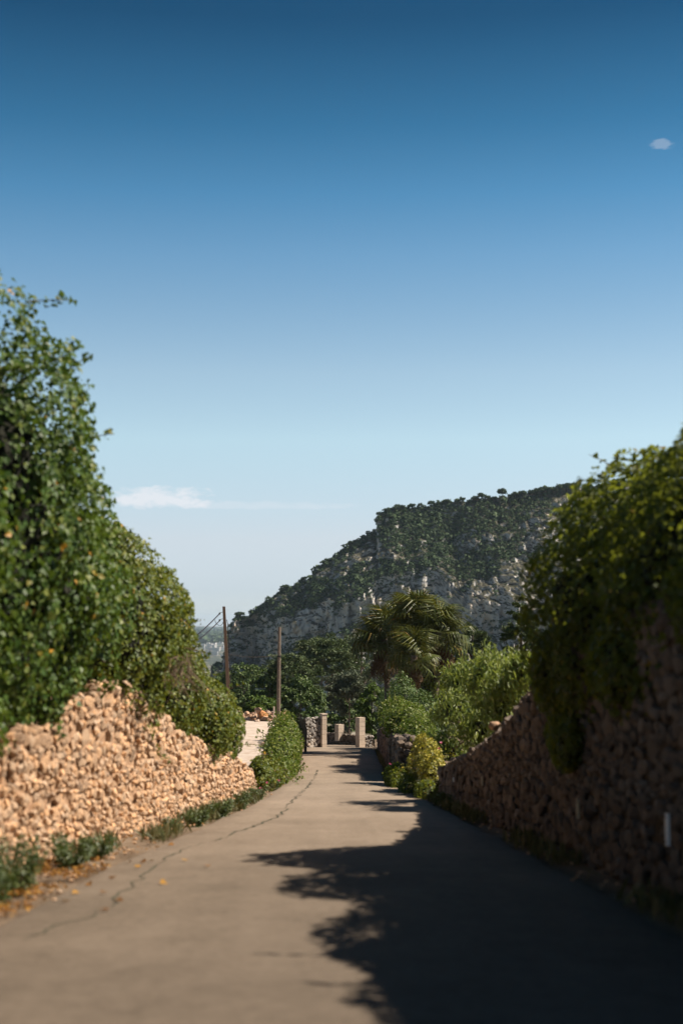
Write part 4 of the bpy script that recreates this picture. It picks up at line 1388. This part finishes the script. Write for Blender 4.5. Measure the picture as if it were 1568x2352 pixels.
def block_pillar(parent, c, w, h, rz, mat, courses=6):
    hh = h / courses
    for i in range(courses):
        mb = MB()
        mb.box((c[0], c[1], c[2] + hh * (i + 0.5)), (w * rng.uniform(0.97, 1.03), w * rng.uniform(0.97, 1.03), hh - 0.012), rz, 0.008)
        mb.build('block', mat, parent)
    mb = MB()
    mb.box((c[0], c[1], c[2] + h * 0.5), (w * 0.93, w * 0.93, h * 0.99), rz)
    mb.build('core', M_mortar, parent)


zg = float(base_z(GY))
g = thing('gate_wall', 'grey fieldstone wall with pale ashlar pillar left of the gateway', 'wall', (dat(735, 1715, GY)[0], GY, zg))
a0, a1 = dat(703, 1715, GY - 0.3), dat(738, 1715, GY)
stone_panel(g, (a0[0], GY - 1.0), (a1[0], GY), zg - 0.1, 2.45, 0.26, M_stoneG, 200)
pc = dat(742, 1715, GY)
block_pillar(g, (pc[0] + 0.0, GY + 0.0, zg - 0.1), 0.42, 2.72, 0.55, M_ashlar, 7)
mb = MB()
mb.box((pc[0], GY, zg + 2.66), (0.52, 0.52, 0.10), 0.55, 0.006)
mb.build('coping', M_ashlar, g)
g = thing('gate_pillar', 'pale ashlar pillar at the right of the gateway with a stone stub wall', 'pillar', (dat(826, 1715, GY)[0], GY, zg))
pc = dat(827, 1715, GY)
block_pillar(g, (pc[0], GY, zg - 0.1), 0.55, 2.5, 0.62, M_ashlar, 7)
q0, q1 = dat(836, 1715, GY), dat(856, 1715, GY)
stone_panel(g, (q0[0], GY), (q1[0], GY + 0.3), zg - 0.1, 0.95, 0.24, M_stoneG, 60)
# low wall behind the gate, with a square pillar and an iron railing
yb = 126.0
zb_ = float(base_z(yb))
g = thing('low_wall', 'low curved stone wall with square pillar seen through the gateway', 'wall', (0, yb, zb_))
l0, l1, l2 = dat(738, 1705, yb + 3)[0], dat(785, 1705, yb + 1.0)[0], dat(850, 1705, yb - 3)[0]
zl = float(base_z(yb)) - 0.2
stone_panel(g, (l0, yb + 3), (l1, yb + 1.0), zl, 1.05, 0.24, M_stoneR, 80)
stone_panel(g, (l1, yb + 1.0), (l2, yb - 3), zl, 1.05, 0.24, M_stoneR, 80)
pc = dat(779, 1690, yb + 1)
block_pillar(g, (pc[0], yb + 1.0, zl + 0.5), 0.58, 1.45, 0.62, M_ashlar, 4)
r = thing('iron_railing', 'dark iron railing standing behind the low wall past the gate', 'railing', (dat(810, 1700, yb)[0], yb + 1, zl))
x0, x1 = dat(787, 1700, yb)[0], dat(818, 1700, yb)[0]
for i in range(14):
    mb = MB()
    xx = x0 + (x1 - x0) * i / 13
    yy = yb + 1.2 - (xx - x0) * 0.6
    mb.tube([(xx, yy, zl + 0.5), (xx, yy, zl + 1.8), (xx, yy, zl + 1.9)], [0.014, 0.014, 0.002], 6)
    mb.build('bar', M_iron, r)
for h in (0.95, 1.65):
    mb = MB()
    mb.tube([(x0, yb + 1.2, zl + h), (x1, yb + 1.2 - (x1 - x0) * 0.6, zl + h)], 0.018, 6)
    mb.build('rail', M_iron, r)
# dry cane bundle standing at the left of the gate
cb = dground(699, 1728)
t = thing('cane_bundle', 'dry brown bundle of canes leaning at the end of the low wall by the gate', 'canes', (cb[0], 92, float(base_z(92))))
bx, bz = dat(701, 1725, 92)[0], float(base_z(92))
for i in range(22):
    mb = MB()
    dx, dy = rng.normal(0, 0.06), rng.normal(0, 0.06)
    hh = rng.uniform(1.9, 2.6)
    mb.tube([(bx + dx * 0.6, 92 + dy, bz - 0.05), (bx + dx, 92 + dy, bz + hh * 0.6), (bx + dx - rng.uniform(0.05, 0.5), 92 + dy * 2, bz + hh)], [0.03, 0.025, 0.008], 5, True)
    mb.build('cane', M_cane, t)

# ------------------------------------------------------------------ poles and wires
def pole_square():
    y = 72.0
    top, low = dat(514, 1393, y), dat(522, 1545, y)
    d = (low - top)
    bot = top + d * 1.55
    t = thing('utility_pole', 'brown square utility pole carrying two cables, left of the mountain', 'pole', bot)
    mb = MB()
    w0, w1 = 0.14, 0.19
    V = []
    for P, w in ((bot, w1), (top, w0)):
        for sx, sy in ((-1, -1), (1, -1), (1, 1), (-1, 1)):
            a = 0.05
            V.append(P + np.array([sx * w / 2 * math.cos(a) - sy * w / 2 * math.sin(a), sx * w / 2 * math.sin(a) + sy * w / 2 * math.cos(a), 0]))
    mb.add(np.array(V), [[0, 3, 2, 1], [4, 5, 6, 7], [0, 1, 5, 4], [1, 2, 6, 5], [2, 3, 7, 6], [3, 0, 4, 7]])
    mb.build('shaft', M_pole2, t)
    for k, dz in enumerate((0.28, 0.62)):
        a = top + np.array([0, 0, -dz])
        mb = MB()
        mb.tube([a, a + np.array([-0.14, -0.1, -0.02]), a + np.array([-0.2, -0.1, -0.06])], 0.014, 6)
        br = mb.build('bracket', M_iron, t)
        mb = MB()
        c = a + np.array([-0.2, -0.1, -0.08])
        mb.tube([c + [0, 0, 0.06], c + [0, 0, 0.03], c, c + [0, 0, -0.05]], [0.02, 0.045, 0.05, 0.03], 8)
        mb.build('insulator', M_iron, br)
    # a slack loop and the downlead on the far side
    mb = MB()
    a = top + np.array([-0.03, -0.12, -0.78])
    th = np.linspace(0, math.pi, 9)
    mb.tube(np.stack([a[0] - 0.2 + 0.2 * np.cos(th), a[1] + 0 * th, a[2] - 0.22 * np.sin(th) + 0.1 * (1 - np.cos(th)) / 2], 1), 0.014, 5)
    mb.build('cable_loop', M_cable, t)
    mb = MB()
    mb.tube([top + d * 0.2 + np.array([0.11, -0.03, 0]), top + d * 0.26 + np.array([0.15, -0.03, 0]), top + d * 0.6 + np.array([0.16, -0.03, 0]), top + d * 1.2 + np.array([0.15, -0.03, 0])], 0.018, 5)
    mb.build('downlead', M_cable, t)
    # cables
    for k, (dz, ex, ey, lab) in enumerate([(0.36, 420, 1470, 'upper twisted black cable running left from the square pole'), (0.72, 420, 1482, 'lower twisted black cable running left from the square pole')]):
        p0 = top + np.array([-0.2, -0.1, -dz])
        p1 = dat(ex, ey, 52)
        tt = np.linspace(0, 1.6, 60)
        P = p0 * (1 - tt[:, None]) + p1 * tt[:, None]
        P[:, 2] -= 0.22 * np.sin(np.clip(tt, 0, 1.6) / 1.6 * math.pi)
        c = thing('power_cable', lab, 'cable', p0)
        for ph in (0, math.pi):
            mb = MB()
            Q = P.copy()
            Q[:, 2] += 0.018 * np.sin(tt * 60 + ph)
            Q[:, 0] += 0.018 * np.cos(tt * 60 + ph)
            mb.tube(Q, 0.02 if k == 0 else 0.015, 5, False)
            mb.build('strand', M_cable, c)
    return top, d


ptop, pd_ = pole_square()


def pole_round():
    y = 74.0
    top, low = dat(642, 1440, y), dat(639, 1655, y)
    bot = low + (low - top) * 0.05
    t = thing('utility_pole', 'round weathered wooden pole standing behind the leafy shrub', 'pole', bot)
    mb = MB()
    k = 14
    tt = np.linspace(0, 1, k)[:, None]
    mb.tube(bot * (1 - tt) + top * tt, np.linspace(0.112, 0.076, k), 10, True, 0.05)
    mb.build('shaft', M_pole, t)
    for i in range(9):
        f = 0.08 + i * 0.095
        p = bot * (1 - f) + top * f
        mb = MB()
        mb.tube([p + [0.0, -0.09, 0], p + [0.0, -0.15, 0.01]], 0.016, 5)
        mb.build('step_bolt', M_ashlar, t)
    mb = MB()
    f = 0.7
    p = bot * (1 - f) + top * f
    mb.tube([p + [0, 0, -0.04], p + [0, 0, 0.04]], 0.115, 10)
    mb.build('clamp_band', M_iron, t)
    mb = MB()
    mb.tube([p + [-0.11, -0.04, 0], p + [-0.13, -0.05, -0.3], p + [-0.12, -0.05, -0.6]], 0.02, 5)
    mb.build('cable_end', M_cable, t)
    # thin wire between the poles
    mb = MB()
    a, b = ptop + pd_ * 0.72, p + np.array([-0.1, 0, 0.05])
    tt = np.linspace(0, 1, 24)[:, None]
    P = a * (1 - tt) + b * tt
    P[:, 2] -= 0.12 * np.sin(tt[:, 0] * math.pi)
    mb.tube(P, 0.0045, 4, False)
    w = mb.build('thin_wire', M_stem)
    tag(w, 'thin pale wire strung between the square pole and the wooden pole', 'wire')
    # stake
    s0 = dat(629, 1662, 73.5)
    st_ = thing('wooden_stake', 'short pale stake standing just left of the wooden pole', 'stake', s0)
    mb = MB()
    mb.box((s0[0], s0[1], s0[2] + 0.42), (0.07, 0.07, 0.9), 0.3, 0.006)
    mb.build('shaft', M_ashlar, st_)
    mb = MB()
    mb.box((s0[0], s0[1] - 0.05, s0[2] + 0.1), (0.13, 0.05, 0.22), 0.3, 0.006)
    mb.build('foot_block', M_ashlar, st_)


pole_round()

# ---- rubble heap by the dirt track
def rubble():
    y = 76.0
    p = dat(585, 1655, y)
    z = float(terrain_z(np.array(p[0]), np.array(y)))
    t = thing('rubble_heap', 'heap of broken reddish stones along the end of the dirt track', 'rubble', (p[0], y, z))
    items = []
    for i in range(260):
        dx = rng.uniform(545, 655)
        q = dat(dx, 1655, y + rng.normal(0, 1.2))
        x = float(q[0])
        yy = float(q[1])
        s = rng.uniform(0.06, 0.2) * (1.5 if rng.random() < 0.12 else 1)
        zz = float(terrain_z(np.array(x), np.array(yy))) + abs(rng.normal(0, 0.22))
        m = np.eye(4)
        rot = np.array(Matrix.Rotation(rng.uniform(0, 6), 3, 'Z') @ Matrix.Rotation(rng.normal(0, 0.5), 3, 'X'))
        m[:3, :3] = rot @ np.diag([s * rng.uniform(0.9, 1.6), s, s * rng.uniform(0.6, 1)])
        m[:3, 3] = [x, yy, zz]
        items.append((m, int(rng.integers(12))))
    place_stones(t, items, M_rubble, 260)
    for (dx, dy, sx, sz, lab) in [(603, 1643, 0.32, 0.27, 'large orange boulder on top of the rubble heap'), (590, 1661, 0.24, 0.15, 'flat orange rock low in the rubble heap'), (655, 1655, 0.3, 0.17, 'long reddish rock just right of the wooden pole foot')]:
        q = dat(dx, dy, y - 1.5)
        b = thing('boulder', lab, 'boulder', q)
        V, F = HULLS[int(rng.integers(12))]
        o = obj('rock', np_mesh('rock', V * np.array([sx, 0.4, sz]), F), M_orange, b, (0, 0, 0))
        o.rotation_euler = (0.2, 0.35, 0.4)


rubble()

# ------------------------------------------------------------------ verge plants
def weed(label, x, y, w, h, n, mat=M_weed, tall=False, group=None, name='weed_clump', lsize=0.05):
    z = float(base_z(y)) - 0.04
    t = thing(name, label, 'plant', (x, y, z), group)
    mb = MB()
    P, N = [], []
    ns = max(8, n // 40)
    for i in range(ns):
        a = rng.uniform(0, 6.28)
        rr = w * math.sqrt(rng.random()) * 0.6
        b = np.array([x + rr * math.cos(a) * 0.7, y + rr * math.sin(a) * 1.3, z])
        e = b + np.array([math.cos(a) * w * 0.5 + 0.1 * w, math.sin(a) * w * 0.5, h * rng.uniform(0.5, 1.05)])
        tt = np.linspace(0, 1, 5)[:, None]
        L = b * (1 - tt) + e * tt
        L[:, 2] += 0.15 * h * np.sin(tt[:, 0] * math.pi)
        mb.tube(L, np.linspace(0.006, 0.003, 5), 4, False)
        tl = rng.random((40, 1)) ** 0.8
        P.append(b * (1 - tl) + e * tl + rng.normal(0, 0.04, (40, 3)) * np.array([1, 1, 0.6]))
        N.append(rng.normal(0, 0.7, (40, 3)) + np.array([0.3, -0.2, 0.7]))
    stuff(mb.build('stems_or_shade_core', M_weed, t))
    leaves(t, np.vstack(P), np.vstack(N), lsize, mat, 'kite', 0.55, 0.1, 0.5, 0)
    return t


WE = [
    ('large leafy weed clump at the near foot of the left wall', 50, 2045, 0.55, 0.65, 2200),
    ('dark weed clump at the extreme left corner by the leaf litter', 5, 2075, 0.45, 0.5, 1400),
    ('second leafy weed clump along the left wall beside a pale stone', 185, 1985, 0.45, 0.45, 1600),
    ('weed clump against the left wall just before the orange leaves end', 245, 1965, 0.4, 0.38, 1400),
    ('tiny weed tuft at the middle of the left wall foot', 378, 1920, 0.2, 0.16, 400),
    ('small weed tuft beside a jutting grey stone of the left wall', 412, 1905, 0.22, 0.26, 600),
    ('green weed clump on the verge two thirds along the left wall', 465, 1892, 0.35, 0.36, 1200),
    ('rounded leafy weed on the verge near the far end of the left wall', 515, 1876, 0.4, 0.42, 1500),
    ('grassy weed clump at the far end of the left wall', 565, 1856, 0.35, 0.45, 1200),
    ('flowering weed clump where the left rubble wall ends', 600, 1836, 0.4, 0.4, 1300),
    ('weedy growth below the small yellowish shrub on the left', 632, 1812, 0.4, 0.5, 1300),
    ('weedy growth below the bright leafy shrub at the road edge', 660, 1785, 0.45, 0.6, 1300),
    ('weeds at the road edge near the low orange wall', 683, 1758, 0.45, 0.5, 900),
]
for (lab, dx, dy, w, h, n) in WE:
    p = dground(dx, dy)
    weed(lab, float(p[0]) - 0.12, float(p[1]), w * 0.62, h * 0.85, int(n * 0.7), lsize=0.055)
for (lab, dx, dy, w, h, n, mt) in [('pale grass tuft at the right roadside below the yellow bush', 968, 1832, 0.35, 0.45, 900, M_grass),
                                   ('grass tuft right of the road between stub wall and yellow bush', 925, 1800, 0.3, 0.4, 800, M_grass),
                                   ('dark weeds along the shaded right roadside', 1015, 1850, 0.5, 0.35, 900, M_weed)]:
    p = dground(dx, dy)
    weed(lab, float(p[0]) + 0.15, float(p[1]), w, h, n, mt, lsize=0.06)

# short grass and low weeds along both verges
def verge_grass():
    n = 26000
    y = rng.uniform(10, 95, n)
    left = rng.random(n) < 0.62
    a = rng.random(n) ** 1.5
    xl = XWL(y) + 0.05 + (XL(y) + 0.05 - XWL(y)) * a
    xr = XWR(y) - 0.05 - (XWR(y) - XR(y) + 0.02) * a
    x = np.where(left, xl, xr)
    dens = fbm(np.stack([x * 0.8, y * 0.5, x * 0], -1), 3, 88)
    k = (dens > np.where(left & (y < 20), 0.60, 0.46))
    x, y, left = x[k], y[k], left[k]
    h = rng.uniform(0.08, 0.28, len(x))
    P = np.stack([x, y, base_z(y) - 0.03 + h * 0.45], 1)
    N = unit(rng.normal(0, 1, (len(x), 3)) * np.array([1, 1, 0.25]))
    o = leaves(None, P, N, h, M_grass, 'lance', 0.13, 0.78, 0.25, 0, 'verge_grass')
    o['label'] = 'short mixed grass and weeds growing along both road verges'
    o['category'] = 'grass'


verge_grass()

# leaf litter along the left verge
def litter():
    n = 16000
    y = 8 + 17 * rng.random(n) ** 1.1
    xw, xl = XWL(y) + 0.05, XL(y)
    u = rng.beta(1.2, 1.5, n)
    dens = fbm(np.stack([y * 1.3, u * 2, y * 0], -1), 3, 77)
    x = xw + (xl + 0.12 - xw) * u
    keep = rng.random(n) < np.clip((dens - 0.36) * 4, 0, 1) * np.clip((19.5 - y) / 4, 0.05, 1)
    x, y = x[keep], y[keep]
    z = base_z(y) + 0.012 + rng.random(len(y)) * 0.03
    P = np.stack([x, y, z], 1)
    o = leaves(None, P, np.tile(np.array([0, 0, 1.0]), (len(P), 1)), 0.048, M_litter, 'kite', 0.8, 0.0, 0.45, 0, 'leaf_litter')
    o['label'] = 'orange and brown fallen leaves heaped along the left verge'
    o['category'] = 'leaf litter'


litter()
LV = [(275, 2075), (318, 1995), (345, 1983), (328, 1985), (425, 1982), (477, 1997), (240, 2097), (240, 2055), (376, 2035), (172, 2055), (205, 2035), (260, 2020), (392, 1945), (360, 1950), (150, 2075), (297, 1985)]
tv, tf = TPL['ivy']
me_l = np_mesh('fallen_leaf', tv * 0.085, tf)
me_l.materials.append(M_litter)
for i, (dx, dy) in enumerate(LV):
    p = dground(dx, dy)
    o = bpy.data.objects.new('fallen_leaf', me_l)
    COL.objects.link(o)
    zz = float(road_z(np.array(p[0]), np.array(p[1])))
    o.location = (p[0], p[1], max(zz, float(base_z(p[1]))) + 0.02)
    o.rotation_euler = (rng.normal(0, 0.25), rng.normal(0, 0.25), rng.uniform(0, 6.28))
    tag(o, 'single yellow leaf lying on the asphalt near the left verge', 'leaf', 'yellow leaves scattered on the road')


# small stones and grit on the verge
def grit():
    mb = MB()
    for i in range(420):
        y = rng.uniform(9, 60)
        side = rng.random() < 0.75
        x = float(XL(y)) + rng.normal(-0.15, 0.14) if side else float(XR(y)) + rng.normal(0.1, 0.12)
        s = rng.uniform(0.008, 0.03)
        V, F = HULLS[int(rng.integers(12))]
        mb.add(V * np.array([s * 1.3, s, s * 0.8]) + np.array([x, y, float(base_z(y)) + 0.005 + s * 0.3]), F)
    o = stuff(mb.build('verge_grit', M_stoneL))
    o['label'] = 'loose grit and pebbles scattered along both road edges'
    o['category'] = 'grit'


grit()


# ------------------------------------------------------------------ distant plain: town, groves, hills
def plain():
    lab = 'small pale building far away on the hazy plain'
    for i in range(60):
        y = rng.uniform(6000, 11500)
        px = rng.uniform(184, 232)
        x = (px - 341) / FPX * y
        w, d, h = rng.uniform(10, 38), rng.uniform(10, 24), rng.uniform(6, 15)
        t = thing('town_building', lab, 'building', (x, y, -150), 'pale buildings on the plain')
        a = rng.uniform(0, 1.5)
        mb = MB()
        mb.box((x, y, -150 + h / 2), (w, d, h), a)
        mb.build('wall', M_housew, t)
        mb = MB()
        mb.box((x, y, -150 + h + 0.6), (w * 1.04, d * 1.04, 1.2), a)
        mb.build('roof', M_roof, t)
    for (lab2, dx0, dx1, dy, y, h) in [('long white warehouse across the hazy plain', 478, 504, 1484, 7200, 22), ('second long pale warehouse lower on the plain', 455, 500, 1494, 6500, 18), ('pale block beside the square pole on the plain', 455, 470, 1484, 7400, 34)]:
        p0, p1 = dat(dx0, dy, y), dat(dx1, dy, y)
        t = thing('warehouse', lab2, 'warehouse', ((p0[0] + p1[0]) / 2, y, -150))
        mb = MB()
        mb.box(((p0[0] + p1[0]) / 2, y, -150 + h / 2), (p1[0] - p0[0], 30, h))
        mb.build('wall', M_housew, t)
        mb = MB()
        mb.box(((p0[0] + p1[0]) / 2, y, -150 + h + 0.7), ((p1[0] - p0[0]) * 1.02, 32, 1.4))
        mb.build('roof', M_housew, t)
    # groves
    n = 2600
    y = rng.uniform(4200, 13000, n)
    x = (rng.uniform(150, 240, n) - 341) / FPX * y
    keep = fbm(np.stack([x * 0.0025, y * 0.0008, x * 0], -1), 3, 99) > 0.47
    x, y = x[keep], y[keep]
    per = 9
    r = rng.uniform(7, 16, len(x))
    U = unit(rng.normal(0, 1, (len(x), per, 3)))
    U[..., 2] = np.abs(U[..., 2])
    P = np.stack([x, y, x * 0 - 60], 1)[:, None] + U * r[:, None, None]
    o = leaves(None, P.reshape(-1, 3), U.reshape(-1, 3), np.repeat(r * 1.3, per), M_scrub, 'kite', 0.9, 0.1, 0.5, 0, 'plain_groves')
    o['label'] = 'dark groves of trees dotted over the far plain'
    o['category'] = 'groves'
    # far hills on the horizon
    xs = np.linspace(-12000, 12000, 240)
    prof = -40 + (fbm(np.stack([xs * 0.0004, xs * 0, xs * 0], -1), 4, 66) - 0.5) * 50
    rows = []
    for yy, k in ((15500, 0), (17000, 0.75), (18500, 1.0), (21000, 0.2), (25000, 0.0)):
        rows.append(np.stack([xs, xs * 0 + yy, -152 + (prof + 152) * k + (fbm(np.stack([xs * 0.002, xs * 0 + yy, xs * 0], -1), 3, 67) - 0.5) * 20 * k], 1))
    V = np.vstack(rows)
    nx = len(xs)
    i, j = np.meshgrid(np.arange(4), np.arange(nx - 1), indexing='ij')
    a = (i * nx + j).ravel()
    struct(obj('hills', np_mesh('hills', V, np.stack([a, a + 1, a + nx + 1, a + nx], 1), None, True), M_ground))


plain()


# ------------------------------------------------------------------ air
def haze():
    m, nt = newmat('air')
    v = node(nt, 'ShaderNodeVolumePrincipled', {'Color': (0.68, 0.84, 1.0, 1), 'Density': 0.45e-4, 'Anisotropy': 0.2})
    node(nt, 'ShaderNodeOutputMaterial', {'Volume': v.outputs[0]})
    mb = MB()
    mb.box((0, 13500, -20), (52000, 27800, 290))
    o = mb.build('haze', m)
    stuff(o)
    o['label'] = 'thin bluish haze over the valley and the distant plain'
    o['category'] = 'haze'


haze()
